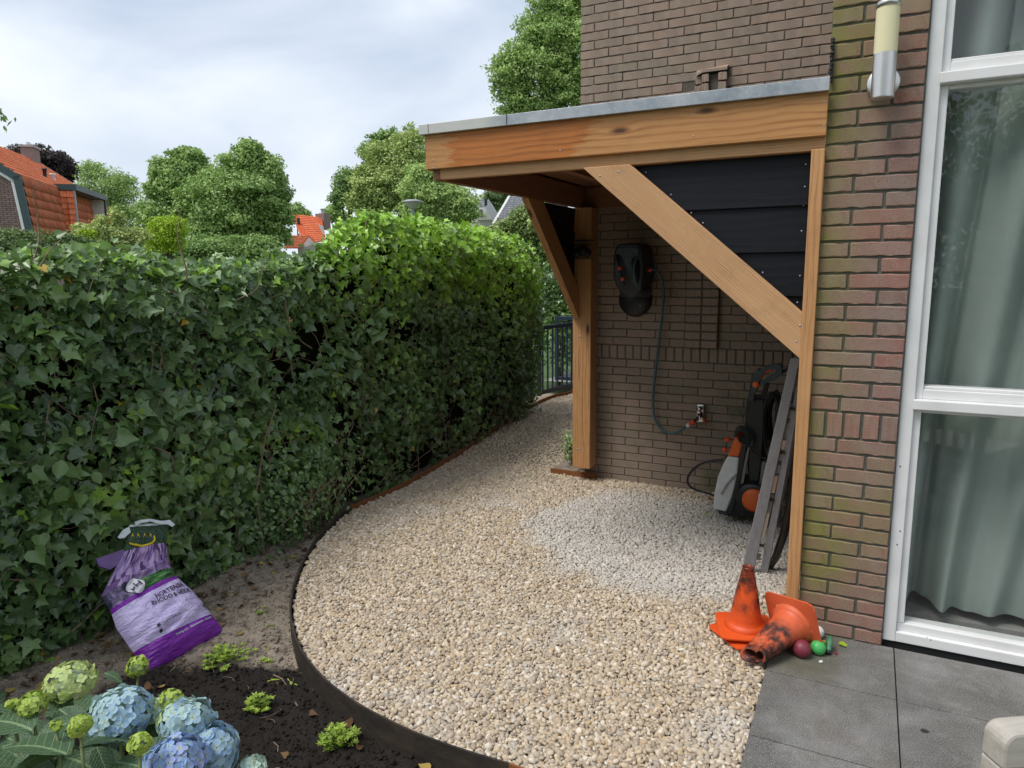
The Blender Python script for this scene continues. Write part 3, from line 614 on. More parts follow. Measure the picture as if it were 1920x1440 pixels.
# other walls, closed volume of the house
wall('party_wall', (PX0, YF+.25, -.3), (PX0+.22, YB+.006, HT), M['mortar_dark'])
wall('gable_wall', (-2.031, YB+.25, -.3), (-1.8, 12.5, HT), M['mortar_dark'])
wall('front_wall_right', (2.45, YF+.007, -.3), (5.2, YF+.25, HT), M['mortar'])
wall('lintel_wall', (PX1, YF+.007, 2.80), (2.45, YF+.25, HT), M['mortar'])
wall('right_wall', (5.0, YF+.25, -.3), (5.2, 12.5, HT), M['mortar'])
wall('rear_wall', (-1.8, 12.3, -.3), (5.0, 12.5, HT), M['mortar'])
wall('flat_roof', (-2.1, YB-.02, HT), (5.3, 12.6, HT+.15), M['zinc']); wall('flat_roof', (PX0-.05, YF-.05, HT+.002), (5.3, YB-.02, HT+.152), M['zinc'])
wall('inner_floor', (PX0+.22, YF+.25, -.05), (5.0, 9, .06), M['room']); wall('inner_ceiling', (PX0+.22, YF+.25, 2.9), (5.0, 9, 3.0), M['room'])
wall('room_wall', (PX0+.22, 6.5, .06), (5., 6.6, 2.9), M['room'])
# window
win = MB(); wf = []
WX0, WX1, WY = .136, 2.45, 3.135
def wbox(a, b, name='frame_bar', par=None, bev=.003):
    m = MB(); m.box(a, b); return m.build(name, M['white'], par or house, bevel=bev)
wroot = wbox((WX0, WY, .02), (WX0+.047, WY+.12, 2.8), 'window_frame'); 
def wsub(name, a, b, bev=.003): m = MB(); m.box(a, b); return m.build(name, M['white'], wroot, bevel=bev)
wsub('bottom_rail', (WX0+.047, WY+.002, .02), (WX1, WY+.12, .062)); wsub('top_rail', (WX0+.047, WY+.002, 2.72), (WX1, WY+.12, 2.8)); wsub('jamb', (WX1-.05, WY, .062), (WX1, WY+.12, 2.72))
wsub('window_sill', (WX0+.047, WY+.022, .060), (WX1-.05, WY+.1, .098), .005)
for z0 in (1.000, 2.208):
    wsub('transom', (WX0+.044, WY-.012, z0), (WX1-.05, WY+.1, z0+.040), .004)
for z0, z1 in ((.098, 1.0), (1.040, 2.208), (2.248, 2.72)):
    wsub('sash_stile', (WX0+.047, WY+.02, z0), (WX0+.075, WY+.09, z1))
    wsub('sash_stile', (WX1-.078, WY+.02, z0), (WX1-.05, WY+.09, z1))
    if z0 > .5:
        wsub('sash_rail', (WX0+.075, WY+.02, z0), (WX1-.078, WY+.09, z0+.038)); wsub('glazing_bead', (WX0+.075, WY+.03, z0+.038), (WX1-.078, WY+.09, z0+.050))
    wsub('sash_rail', (WX0+.075, WY+.026, z1-.016), (WX1-.078, WY+.09, z1))
    g = MB(); zb = z0+(.05 if z0 > .5 else 0); g.box((WX0+.073, WY+.05, zb-.004), (WX1-.076, WY+.056, z1-.012)); g.build('pane', M['glass'], wroot)
pl = MB(); pl.box((WX0+.002, WY+.012, -.05), (WX1, WY+.12, .0195)); pl.build('sill_seal', M['rubber'], house)
# the window stands slightly proud of a caulk line
ck = MB(); ck.box((WX0-.004, WY-.003, 0), (WX0+.0, WY+.02, 2.8)); ck.build('sealant', M['mortar'], house)
# curtain
def curtain_mesh():
    nx, nz = 260, 70; X = np.linspace(.19, 2.4, nx); T = np.linspace(0, 1, nz); XX, TT = np.meshgrid(X, T)
    zb = .116+.010*np.sin(XX*9)+.007*np.sin(XX*23+1); ZZ = zb+TT*(2.75-zb)
    lean = .16*(TT-.4)**2*1.5 + .10*TT
    ph = XX*36 + 2.6*np.sin(XX*3.1) + 1.6*np.sin(TT*2.6+XX*5) + 3.0*(TT-.35)*np.cos(XX*4.3)
    amp = .026+.018*TT+.014*np.sin(XX*7+TT*4)
    YY = 3.35 + 1.55*amp*(np.sin(ph)+.40*np.sin(2*ph+.8))+.014*np.sin(ph*.5+1+TT*3.5)+.02*np.sin(TT*5+XX*4)
    YY -= .010*(np.abs(TT-.045) < .012)*0
    V = np.stack([(XX+lean*(.15+.3*np.sin(XX*6)**2)*0+.035*np.cos(ph)*TT+.10*(TT-.3)*np.exp(-(XX-.2)*1.2)).ravel(), YY.ravel(), ZZ.ravel()], 1); i = np.arange(nx*nz).reshape(nz, nx)
    Fc = np.stack([i[:-1, :-1].ravel(), i[:-1, 1:].ravel(), i[1:, 1:].ravel(), i[1:, :-1].ravel()], 1)
    me = arr_mesh('curtain', V, Fc, M['curtain'], smooth=True); o = link(bpy.data.objects.new('curtain', me)); tag(o, 'sage green curtain hanging in folds behind the tall window', 'curtain')
    h = MB(); 
    for a in range(nx-1):
        pass
curtain_mesh()
# ------------------------------------------------------------------ wall lamp
lamp = thing('wall_lamp', (-.005, YF, 2.24), 'cylindrical brushed steel wall lamp with cream diffuser beside the window', 'lamp')
c0 = (-.004, 3.025)
m = MB(); m.lathe((c0[0], c0[1], 2.155), [(0, .0), (.030, 0), (.036, .0003), (.0385, .001), (.039, .004), (.039, .006), (.039, .08), (.039, .154), (.039, .155)], 48); m.build('lamp_body', M['steel'], lamp, smooth=True)
m = MB(); m.lathe((c0[0], c0[1], 2.31), [(.0385, 0), (.0385, .002), (.0385, .08), (.0385, .155)], 48); m.build('diffuser', M['lampshade'], lamp, smooth=True)
m = MB(); m.lathe((c0[0], c0[1], 2.465), [(.030, -.001), (.040, -.001), (.040, .018), (.037, .021), (0, .021)], 40); m.build('lamp_cap', M['steel'], lamp, smooth=True)
m = MB(); m.lathe((c0[0], YF, 2.225), [(.0, .026), (.052, .026), (.057, .020), (.057, 0)], 40, axis=(0, -1, 0)); m.build('wall_plate', M['steel'], lamp, smooth=True)
m = MB(); m.tube([(c0[0], YF-.02, 2.225), (c0[0], c0[1]+.03, 2.225)], .012, 10); m.build('bracket', M['steel'], lamp)
# ------------------------------------------------------------------ carport
port = thing('carport', (-1.95, 5.1, 0), 'timber lean-to carport of orange brown boards on brick wall', 'carport')
def board(name, p0, p1, wdir, width, thick, mat, bevel=.002, parent=port, label=None):
    """board whose centre line runs p0-p1; wdir: direction of width; thickness is the third axis"""
    p0 = np.array(p0, float); p1 = np.array(p1, float); L = np.linalg.norm(p1-p0); Mx = frame_M(p0, p1-p0, wdir)
    m = MB(); m.box((0, -width/2, -thick/2), (L, width/2, thick/2)); o = m.build(name, M[mat], parent, Mx, bevel=bevel, seg=1)
    if label: o['label'] = label
    return o
FX0, FX1 = -2.030, -.200
board('fascia_board', (FX0+.012, 3.092, 2.137), (FX1+.012, 3.092, 2.137), (0, 0, 1), .166, .026, 'wood_fascia')
board('front_beam', (FX0+.075, 3.128, 2.085), (FX1+.01, 3.128, 2.085), (0, 0, 1), .160, .036, 'wood_saw')
board('side_fascia', (FX0+.010, 3.108, 2.137), (FX0+.010, 5.22, 2.137), (0, 0, 1), .166, .022, 'wood_fascia')
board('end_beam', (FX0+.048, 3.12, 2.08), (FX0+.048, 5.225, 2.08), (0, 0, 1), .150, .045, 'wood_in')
m = MB(); zf = 3.058; zx0 = FX0-.012
m.prism([(zx0, zf, 2.218), (zx0+.0, zf, 2.266), (FX1+.016, zf, 2.264), (FX1+.016, zf, 2.214)], (0, .018, 0)); m.build('zinc_trim', M['zinc'], port, bevel=.002, seg=1)
m = MB(); m.box((zx0, zf+.012, 2.222), (zx0+.012, 5.22, 2.266)); m.build('zinc_trim', M['zinc'], port, bevel=.002, seg=1)
m = MB(); xj = float(atY(950, 230, zf)[0]); m.box((xj-.0015, zf-.0015, 2.220), (xj+.0015, zf, 2.266)); xk = float(atY(803, 245, zf)[0]); m.box((xk-.001, zf-.0012, 2.222), (xk+.001, zf, 2.266)); m.build('trim_seam', M['rubber'], port)
m = MB(); m.box((zx0+.012, zf+.012, 2.224), (FX1, 5.228, 2.240)); m.build('roof_covering', M['rubber'], port)
for i, y0 in enumerate(np.arange(3.15, 5.2, .145)):
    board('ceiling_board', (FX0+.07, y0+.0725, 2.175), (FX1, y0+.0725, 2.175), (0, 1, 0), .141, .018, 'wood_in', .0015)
for x in (-1.475, -.93):
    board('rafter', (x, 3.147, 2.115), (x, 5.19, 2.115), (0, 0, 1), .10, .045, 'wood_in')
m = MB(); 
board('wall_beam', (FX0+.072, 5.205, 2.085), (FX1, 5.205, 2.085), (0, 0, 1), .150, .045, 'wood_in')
board('back_post', (-1.945, 5.122, .008), (-1.945, 5.122, 2.005), (1, 0, 0), .146, .140, 'wood', .004)
sb = (atY(1485, 1121, 3.10)[0])
board('slim_post', (-.218, 3.105, .0), (-.213, 3.105, 2.005), (1, 0, 0), .049, .048, 'wood', .002)
# braces as prisms with cut ends: local X along the brace for the grain
def brace(pts, thick, nrm, mat, name='brace'):
    P = [np.array(p, float) for p in pts]; Mx = frame_M(P[0], P[1]-P[0], P[3]-P[0]); Mi = Mx.inverted(); loc = [Mi @ Vector(p) for p in P]
    off = Mi.to_3x3() @ (Vector(nrm)*thick); m = MB(); m.prism(loc, off); return m.build(name, M[mat], port, Mx, bevel=.002, seg=1)
brace([(-1.186, 3.083, 2.004), (-.238, 3.083, 1.186), (-.238, 3.083, 1.372), (-.970, 3.083, 2.004)], .046, (0, 1, 0), 'wood_saw')
brace([(FX0+.02, 4.150, 2.003), (FX0+.02, 5.050, 1.172), (FX0+.02, 5.050, 1.385), (FX0+.02, 4.385, 2.003)], .048, (1, 0, 0), 'wood')
# black boards filling the triangle above the front brace
def zofx(x): return 2.0-(x+.985)*(2.0-1.372)/(.75)
zb_ = [2.003, 1.812, 1.628, 1.448, 1.30]
for i in range(4):
    zt, zl = zb_[i], zb_[i+1]; xr = -.243
    def xl(z): return -.985+(2.0-z)/(2.0-1.372)*.745
    a, b = xl(zt)-.04, xl(zl)-.04
    yb = 3.150; P = [(a, yb, zt), (xr, yb, zt), (xr, yb-.014, zl-.012)] + ([(min(b, xr-.001), yb-.014, zl-.012)] if b < xr-.01 else [])
    Mx = frame_M((a, yb, zl), (1, 0, 0), (0, 0, 1)); Mi = Mx.inverted(); m = MB(); m.prism([Mi @ Vector(p) for p in P], Mi.to_3x3() @ Vector((0, .016, 0))); o = m.build('black_board', M['black_board'], port, Mx, bevel=.0015, seg=1)
# black boards at the left end between brace and post
for i, (z1, z0) in enumerate(((2.0, 1.83), (1.83, 1.65), (1.65, 1.44))):
    def yl(z): return 4.385+(2.003-z)/(2.003-1.385)*.665-.05
    x_ = FX0+.030; P = [(x_, yl(z1), z1), (x_, 5.05, z1), (x_-.01, 5.05, z0-.01), (x_-.01, min(5.04, yl(z0)), z0-.01)]
    m = MB(); Mx = frame_M(P[0], (0, 1, 0), (0, 0, 1)); Mi = Mx.inverted(); m.prism([Mi @ Vector(p) for p in P], Mi.to_3x3() @ Vector((-.016, 0, 0))); m.build('black_board', M['black_board'], port, Mx)
def screw(p, axis=(0, -1, 0), r=.005, parent=port, name='screw'):
    m = MB(); m.lathe(p, [(0, r*.5), (r*.7, r*.45), (r, 0)], 10, axis=axis); return m.build(name, M['lead'], parent, smooth=True)
for x, y in ((1211, 323), (1258, 365), (1296, 399), (1318, 418), (1511, 308), (1509, 350), (1507, 385), (1503, 433), (1501, 465), (1500, 517), (1382, 473), (1430, 511), (1460, 538), (1495, 567)):
    p = atY(x, y, 3.14); screw((p[0], 3.141, p[2]), r=.0035)
for x, y in ((1092, 420), (1086, 631), (1083, 842)):
    p = atY(x, y, 5.05); screw((p[0], 5.052, p[2]), r=.008, name='bolt')
for x, y in ((980, 388), (1071, 593)):
    p = atX(x, y, FX0+.02); screw((p[0]+.03, p[1]-.03, p[2]), (0, -.7, -.7), .006, name='bolt')
# bitumen seal at the right end of the trim
m = MB(); pts = []
for i in range(34):
    zz = 2.25+i*.0048; pts.append((FX1+.014+random.uniform(-.003, .004), 3.098+random.uniform(-.003, .003), zz))
m.tube(pts, [random.uniform(.004, .009) for _ in pts], 6); m.build('bitumen_seal', M['rubber'], port)
# edging and plant at the foot of the back post
m = MB(); 
e0 = atZ(1040, 868, -.03); m.box((-2.255, 5.165, -.13), (-1.86, 5.175, -.060)); o = m.build('rusty_edging', M['corten']); tag(o, 'short rusty edging plate under the back post', 'edging')
m = MB(); m.box((-2.25, 5.176, -.14), (-2.04, 11, -.07)); tag(m.build('planting_strip', M['soil']), kind='structure')
# ------------------------------------------------------------------ leaves (vectorised)
def leaf_arrays(P, Nrm, Tip, size, template, faces, tone, curl=.25, width=None):
    """P,Nrm,Tip (n,3); template (k,2) outline x,y ; faces list of equal length -> V,F,tone,uv"""
    n = len(P); Nrm = Nrm/np.linalg.norm(Nrm, axis=1)[:, None]; Tip = Tip-Nrm*(Tip*Nrm).sum(1)[:, None]; Tip /= np.linalg.norm(Tip, axis=1)[:, None]+1e-9
    X = np.cross(Tip, Nrm); T = np.asarray(template, float); k = len(T)
    z = curl*np.abs(T[:, 0])[None, :]*rng.uniform(.2, 1.3, (n, 1)) - (T[:, 1]**2)[None, :]*rng.uniform(.0, .35, (n, 1))
    s = size[:, None, None]; wd = (width if width is not None else np.ones(n))[:, None, None]
    V = P[:, None, :] + s*(X[:, None, :]*T[None, :, 0, None]*wd + Tip[:, None, :]*T[None, :, 1, None] + Nrm[:, None, :]*z[:, :, None])
    Fc = np.asarray(faces); fl = (Fc[None, :, :]+(np.arange(n)*k)[:, None, None]).reshape(-1, Fc.shape[1])
    uv = np.tile(T[Fc.ravel()], (n, 1)); return V.reshape(-1, 3), fl, np.repeat(tone, len(Fc)), uv
IVY_T = [(0, .10), (.20, -.07), (.43, .05), (.40, .24), (.62, .44), (.27, .56), (0, 1.02), (-.27, .56), (-.62, .44), (-.40, .24), (-.43, .05), (-.20, -.07)]
IVY_T2 = [(0, .06), (.22, -.05), (.45, .06), (.52, .28), (.40, .46), (.20, .68), (0, 1.0), (-.20, .68), (-.40, .46), (-.52, .28), (-.45, .06), (-.22, -.05)]
IVY_T3 = [(0, .12), (.24, -.12), (.55, -.02), (.36, .22), (.70, .34), (.22, .50), (0, 1.08), (-.22, .50), (-.70, .34), (-.36, .22), (-.55, -.02), (-.24, -.12)]
IVY_F = [(0, 1, 2, 3, 4, 5, 6), (6, 7, 8, 9, 10, 11, 0)]
OV_T = [(0, 0), (.22, .18), (.31, .45), (.20, .76), (0, 1.0), (-.20, .76), (-.31, .45), (-.22, .18)]
OV_F = [(0, 1, 2, 3, 4), (4, 5, 6, 7, 0)]
QD_T = [(-.5, -.5), (.5, -.5), (.5, .5), (-.5, .5)]; QD_F = [(0, 1, 2, 3)]
DI_T = [(0, 0), (.28, .45), (0, 1), (-.28, .45)]
def leaf_mesh(name, V, Fc, tone, uv, mat): return arr_mesh(name, V, Fc, mat, tone, uv)
def jit(n, s): return rng.normal(0, s, (n, 3))
# ------------------------------------------------------------------ ivy hedge
hedge = thing('ivy_hedge', (-3.45, 3.5, -.15), 'long tall hedge overgrown with dark glossy ivy along the gravel', 'hedge')
def htop(Y):
    return np.interp(Y, [-1.5, .5, 1.5, 2.0, 2.4, 3.0, 3.35, 3.55, 3.7, 4.1, 4.8, 5.6, 6.4, 7.0, 7.45], [1.60, 1.60, 1.60, 1.63, 1.58, 1.57, 1.59, 1.66, 1.82, 1.93, 1.92, 1.90, 1.82, 1.68, 1.58])
def hface(Y):
    return np.interp(Y, [-1.5, 0, 1.5, 2.5, 4, 5, 6, 7, 7.5], [-3.05, -3.08, -3.12, -3.12, -3.14, -3.18, -3.25, -3.33, -3.37])
def hx(Y, z):
    b = .10*(vnoise(Y, z, 1.6, 21)-.5)+.10*(vnoise(Y, z, 4.2, 22)-.5)
    under = -.07*sm((.5-z)/.5)*sm((Y-2.2)/1.2); mound = .10*sm((z-1.2)/.5)*sm((Y-3.5)/.5)
    return hface(Y)+b+under+mound
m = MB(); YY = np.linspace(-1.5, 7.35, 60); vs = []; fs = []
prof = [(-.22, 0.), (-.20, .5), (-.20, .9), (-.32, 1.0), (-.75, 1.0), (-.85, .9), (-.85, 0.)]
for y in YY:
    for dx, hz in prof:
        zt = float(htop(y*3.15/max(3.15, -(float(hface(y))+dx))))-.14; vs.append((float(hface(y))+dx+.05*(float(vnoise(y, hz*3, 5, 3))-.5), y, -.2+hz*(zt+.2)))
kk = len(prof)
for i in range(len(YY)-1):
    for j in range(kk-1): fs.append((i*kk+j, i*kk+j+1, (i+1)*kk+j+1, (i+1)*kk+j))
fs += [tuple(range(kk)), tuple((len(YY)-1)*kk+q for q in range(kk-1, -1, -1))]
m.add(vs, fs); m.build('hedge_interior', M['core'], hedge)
def ivy_cloud(n, y0, y1, mode):
    Y = rng.uniform(y0, y1, n); top = htop(Y)
    if mode == 'face':
        z = -.17+(top+.17-.02)*rng.random(n); dens = .55*vnoise(Y, z, 2.6, 31)+.45*vnoise(Y, z, 7, 32)+.16*sm((2.6-Y)/.4)*sm((.8-z)/.4)+.30*sm((z-(top-.42))/.22)
        low = sm((.45-z)/.45)*sm((Y-2.8)/1.0)*.14
        keep = (dens-low) > rng.uniform(.20, .50, n); Y, z, top = Y[keep], z[keep], top[keep]; m_ = len(Y)
        dep = rng.power(2.2, m_); X = hx(Y, z)-.17*(1-dep); X -= .07*sm((z-(top-.16))/.16)
        P = np.stack([X, Y, z], 1); Nn = np.stack([np.ones(m_)*.75, -.22*np.ones(m_), .55*np.ones(m_)], 1)+jit(m_, .48); Tp = np.stack([.3*np.ones(m_), rng.normal(0, .85, m_), -np.ones(m_)*rng.uniform(.3, 1, m_)], 1)
    else:
        X = hface(Y)-.05-.72*rng.random(n)**1.3; top = htop(Y*3.15/np.maximum(3.1, -X)); z = top+.05*(vnoise(X, Y, 5, 23)-.5)+rng.normal(0, .022, n)+np.where(rng.random(n) < .06, rng.uniform(0, .08, n), 0)
        z -= .10*sm((X-(hface(Y)-.12))/.1); m_ = n
        P = np.stack([X, Y, z], 1); Nn = np.stack([.45*np.ones(m_), -.25*np.ones(m_), .8*np.ones(m_)], 1)+jit(m_, .45); Tp = np.stack([np.ones(m_)*.5, rng.normal(0, .7, m_), rng.normal(-.2, .4, m_)], 1)
    z = P[:, 2]; top = htop(Y); sz = rng.lognormal(math.log(.047), .28, m_)*(1+.25*(vnoise(Y, z, 1.3, 41)-.5)); sz = sz.clip(.022, .085)
    young = sm((Y*3.15/np.maximum(3.1, -P[:, 0])-3.4)/.35)*sm((z-1.08)/.60)*1.0+.55*sm((Y-5.4)/1.2)*sm((z-.75)/.5)
    cl = vnoise(Y, z, 3.3, 44)
    t = .05+.42*rng.random(m_)+.30*(cl-.4)+young.clip(0, 1)*rng.uniform(.40, .72, m_)+np.where(rng.random(m_) < .05, .25, 0)
    if mode != 'face': t += .05+np.where(rng.random(m_) < .25, .25, 0)
    sp = (Y > 1.9) & (Y < 3.5) & (z < .62) & (X > -3.25); t = np.where(sp, t+.12, t)
    t = t.clip(0, .93); t = np.where(rng.random(m_) < .0022, 1.0, t); return P, Nn, Tp, sz, t
parts_ = [ivy_cloud(1500, -1.4, 1.2, 'face'), ivy_cloud(9500, 1.2, 3.6, 'face'), ivy_cloud(11500, 3.6, 7.5, 'face'), ivy_cloud(5600, -.5, 3.6, 'top'), ivy_cloud(6500, 3.3, 7.5, 'top')]
# end of the hedge by the gate
ne = 500; Ye = 7.45+rng.normal(0, .05, ne); ze = rng.uniform(-.1, 1.6, ne); Xe = -3.34-rng.uniform(0, .9, ne)
parts_.append((np.stack([Xe, Ye, ze], 1), np.array([[.3, .8, .3]])+jit(ne, .4), np.array([[0, 0, -1.]])+jit(ne, .3), rng.uniform(.035, .06, ne), rng.uniform(.1, .6, ne)+.3*(ze > 1.1)))
P, Nn, Tp, sz, tn = [np.concatenate(c) for c in zip(*parts_)]
# the leaves that show largest become single parts
d = np.linalg.norm(P-CAM, axis=1); rel = P-CAM; zc = rel@cf; u_ = 960+F*(rel@cr)/zc; v_ = 720-F*(rel@cu)/zc
front = (u_ > 10) & (u_ < 1100) & (v_ > 430) & (v_ < 1260) & (P[:, 0] > hx(P[:, 1], P[:, 2])-.035)
score = np.where(front, sz/d, 0); big = np.argsort(-score)[:300]; rest = np.setdiff1d(np.arange(len(P)), big)
kind_ = rng.choice(3, len(rest), p=(.42, .33, .25)); acc = []; nv0 = 0
for q_, T__ in enumerate((IVY_T, IVY_T2, IVY_T3)):
    r_ = rest[kind_ == q_]; V, Fc, tt, uv = leaf_arrays(P[r_], Nn[r_], Tp[r_], sz[r_], T__, IVY_F, tn[r_], .38); acc.append((V, Fc+nv0, tt, uv)); nv0 += len(V)
V, Fc, tt, uv = [np.concatenate(c) for c in zip(*acc)]; me = leaf_mesh('foliage', V, Fc, tt, uv, M['ivy'])
o = link(bpy.data.objects.new('foliage', me), hedge); o['kind'] = 'stuff'
LV = []
for i in range(12):
    V, Fc, tt, uv = leaf_arrays(np.zeros((1, 3)), np.array([[0, 0, 1.]]), np.array([[0, 1., 0]]), np.ones(1), np.array((IVY_T, IVY_T2, IVY_T3)[i % 3])*rng.uniform(.93, 1.07, (12, 2)), IVY_F, np.array([.06+.055*i])); LV.append(leaf_mesh('leaf', V, Fc, tt, uv, M['ivy']))
for i in big:
    z_ = Vector(Nn[i]).normalized(); y_ = Vector(Tp[i]); y_ = (y_-z_*y_.dot(z_)).normalized(); x_ = y_.cross(z_); s_ = float(sz[i])*1.12; p = P[i]+np.array(z_)*.012
    Mx = Matrix(((x_[0]*s_, y_[0]*s_, z_[0]*s_, p[0]), (x_[1]*s_, y_[1]*s_, z_[1]*s_, p[1]), (x_[2]*s_, y_[2]*s_, z_[2]*s_, p[2]), (0, 0, 0, 1)))
    link(bpy.data.objects.new('leaf', LV[min(11, max(0, int((tn[i]-.06)/.055)))]), hedge, Mx)
# twigs
tw = MB()
for i in range(420):
    y = random.uniform(.6, 7.2); z = random.uniform(-.1, float(htop(y))-.05); p = np.array([float(hx(y, z))-random.uniform(-.015, .12), y, z]); d_ = np.array([random.gauss(0, .12), random.gauss(0, .6), random.gauss(.2 if i % 3 else -.6, .7)]); d_ /= np.linalg.norm(d_)
    pts = [p.copy()]
    for k in range(7):
        d_ += np.array([random.gauss(0, .10), random.gauss(0, .22), random.gauss(0, .22)]); d_ /= np.linalg.norm(d_); p = p+d_*random.uniform(.03, .075); p[0] = min(p[0], float(hx(p[1], p[2]))+.02); pts.append(p.copy())
    r = random.choice((.0018, .0022, .003, .005)); tw.tube(pts, [r*(1-.08*k) for k in range(len(pts))], 5)
for i in range(70):   # dry stems near the foot
    y = random.uniform(2.6, 7.0); p = np.array([float(hface(y))-random.uniform(-.02, .15), y, -.12]); pts = [p]; d_ = np.array([random.gauss(.1, .2), random.gauss(0, .5), 1.]); d_ /= np.linalg.norm(d_)
    for k in range(6): d_ = d_+np.array([random.gauss(0, .1), random.gauss(0, .25), random.gauss(-.05, .15)]); d_ /= np.linalg.norm(d_); p = p+d_*.07; pts.append(p)
    tw.tube(pts, .002, 5)
o = tw.build('stem', M['twig'], hedge); o['kind'] = 'stuff'
# larger rounded leaves of a shrub growing through the ivy
shrub = thing('shrub', (-3.1, 2.85, -.13), 'broad leaved shrub sprouting through the ivy hedge', 'shrub')
cl_pts = [(395, 830, .075), (430, 855, .07), (350, 800, .06), (440, 790, .07), (415, 765, .065), (300, 905, .06), (350, 880, .06), (120, 905, .07), (460, 900, .05), (380, 760, .05)]
PV = []; 
m = MB()
for x, y, s_ in cl_pts:
    c = atX(x, y, -3.02)
    for q in range(3):
        p = c+np.array([random.gauss(0, .03), random.gauss(0, .07), random.gauss(0, .06)]); PV.append((p, s_*random.uniform(.7, 1.0)))
V, Fc, tt, uv = leaf_arrays(np.array([p for p, s_ in PV]), np.array([[.8, -.3, .5]])+jit(len(PV), .25), np.array([[.2, 0, -1.]])+jit(len(PV), .4), np.array([s_*1.15 for p, s_ in PV]), np.array(OV_T)*[1.25, 1], OV_F, rng.uniform(.30, .50, len(PV)))
for i in range(len(PV)):
    k = len(OV_T); me = leaf_mesh('leaf', V[i*k:(i+1)*k], np.array(OV_F), tt[:2], uv[:10], M['ivy']); link(bpy.data.objects.new('leaf', me), shrub)
m.tube([(-3.12, 2.9, -.13), (-3.1, 2.85, .3), (-3.05, 2.9, .62), (-3.0, 2.95, .8)], [.008, .006, .005, .003], 6); m.build('stem', M['twig'], shrub)
small = thing('leafy_bush', (-3.05, 3.3, -.13), 'bushy light green plant with small leaves at the foot of the hedge', 'bush')
nn_ = 1000; cc = rng.normal(0, 1, (nn_, 3)); Pq = cc*np.array([.055, .24, .16])+np.array([-3.07, 3.25, .18]); Pq[:, 2] = np.maximum(Pq[:, 2], -.1); cc /= np.linalg.norm(cc, axis=1)[:, None]
V, Fc, tt, uv = leaf_arrays(Pq, cc*.6+np.array([[.6, -.2, .6]])+jit(nn_, .4), np.array([[.4, 0, -.5]])+jit(nn_, .7), rng.uniform(.02, .04, nn_), OV_T, OV_F, rng.uniform(.22, .58, nn_)); o = link(bpy.data.objects.new('foliage', leaf_mesh('foliage', V, Fc, tt, uv, M['ivy'])), small); o['kind'] = 'stuff'
m = MB()
for i in range(12): a = np.array([-3.05, 3.1+.03*i, -.12]); m.tube([a, a+np.array([.03, random.gauss(0, .08), .2]), a+np.array([.07, random.gauss(0, .15), .38])], .003, 5)
m.build('stem', M['twig'], small)
# plant at the foot of the back post
pp = thing('small_shrub', (-2.13, 5.35, -.08), 'small pale green plant behind the foot of the timber post', 'plant')
nn_ = 420; Pq = rng.normal(0, 1, (nn_, 3)); Pq /= np.linalg.norm(Pq, axis=1)[:, None]; cc = Pq.copy(); Pq = Pq*rng.uniform(.3, 1, (nn_, 1))*np.array([.10, .12, .15])+np.array([-2.14, 5.36, .10])
V, Fc, tt, uv = leaf_arrays(Pq, cc+np.array([[0, -.4, .6]]), cc+jit(nn_, .5), rng.uniform(.018, .034, nn_), OV_T, OV_F, rng.uniform(.3, .72, nn_)); o = link(bpy.data.objects.new('foliage', leaf_mesh('foliage', V, Fc, tt, uv, M['ivy'])), pp); o['kind'] = 'stuff'
m = MB(); [m.tube([(-2.13, 5.35, -.09), (-2.13+random.gauss(0, .04), 5.35+random.gauss(0, .04), .1)], .003, 5) for _ in range(5)]; m.build('stem', M['twig'], pp)
# ------------------------------------------------------------------ navy gates
def bargate(root, p0, p1, h, nb, z0):
    p0 = np.array(p0, float); p1 = np.array(p1, float); d_ = p1-p0; L = np.linalg.norm(d_); Mx = frame_M((p0[0], p0[1], z0), (d_[0], d_[1], 0), (-d_[1], d_[0], 0))
    def bx(nm, a, b): m = MB(); m.box(a, b); m.build(nm, M['blue_metal'], root, Mx, bevel=.002, seg=1)
    bx('gate_rail', (0, -.014, h-.05), (L, .014, h)); bx('gate_rail', (0, -.014, 0), (L, .014, .055)); bx('gate_stile', (-.045, -.022, -.01), (0, .022, h+.005)); bx('gate_stile', (L, -.022, -.01), (L+.045, .022, h+.005))
    for i in range(nb):
        x = L*(i+.5)/nb; bx('gate_bar', (x-.012, -.008, .055), (x+.012, .008, h-.05))
g0 = atZ(1013, 741, -.05); g1 = atZ(1070, 727, -.05)
gr = thing('garden_gate', g0, 'navy blue metal bar gate standing open at the end of the gravel path', 'gate')
dd = (g1-g0); dd /= np.linalg.norm(dd); bargate(gr, g0[:2], (g0+dd*1.0)[:2], .885, 9, -.045)
gr2 = thing('metal_fence', (-3.6, 9.4, -.1), 'navy blue metal bar fence behind the open gate', 'fence'); bargate(gr2, (-4.0, 9.45), (-2.3, 9.45), .93, 12, -.05)
# ------------------------------------------------------------------ hose reel, hose, tap
reel = thing('hose_reel', (-1.56, YB, 1.3), 'black wall mounted hose reel box with teal rim', 'hose reel')
A = lambda x, y, Y=4.93: atY(x, y, Y)
yf = 4.93
fp = [(1151, 470), (1158, 457), (1196, 455), (1204, 464), (1207, 500), (1203, 545), (1190, 553), (1164, 550), (1153, 535), (1149, 505)]
m = MB(); m.prism([A(*q, yf) for q in fp], (0.02, .20, 0)); o = m.build('reel_housing', M['charcoal'], reel, bevel=.018, seg=3, smooth=True)
m = MB(); cx_ = A(1212, 507, 5.03); ring = []
for k in range(33):
    t = 2*math.pi*k/32; ring.append((cx_[0]+.0, cx_[1]+.055*math.cos(t), cx_[2]+.138*math.sin(t)))
rx = A(1206, 500, 5.03)[0]
m.lathe((rx-.02, 5.03, float(cx_[2])), [(0, .055), (.10, .052), (.142, .03), (.145, 0)], 32, axis=(1, -.25, 0)); m.build('reel_drum', M['black'], reel, smooth=True)
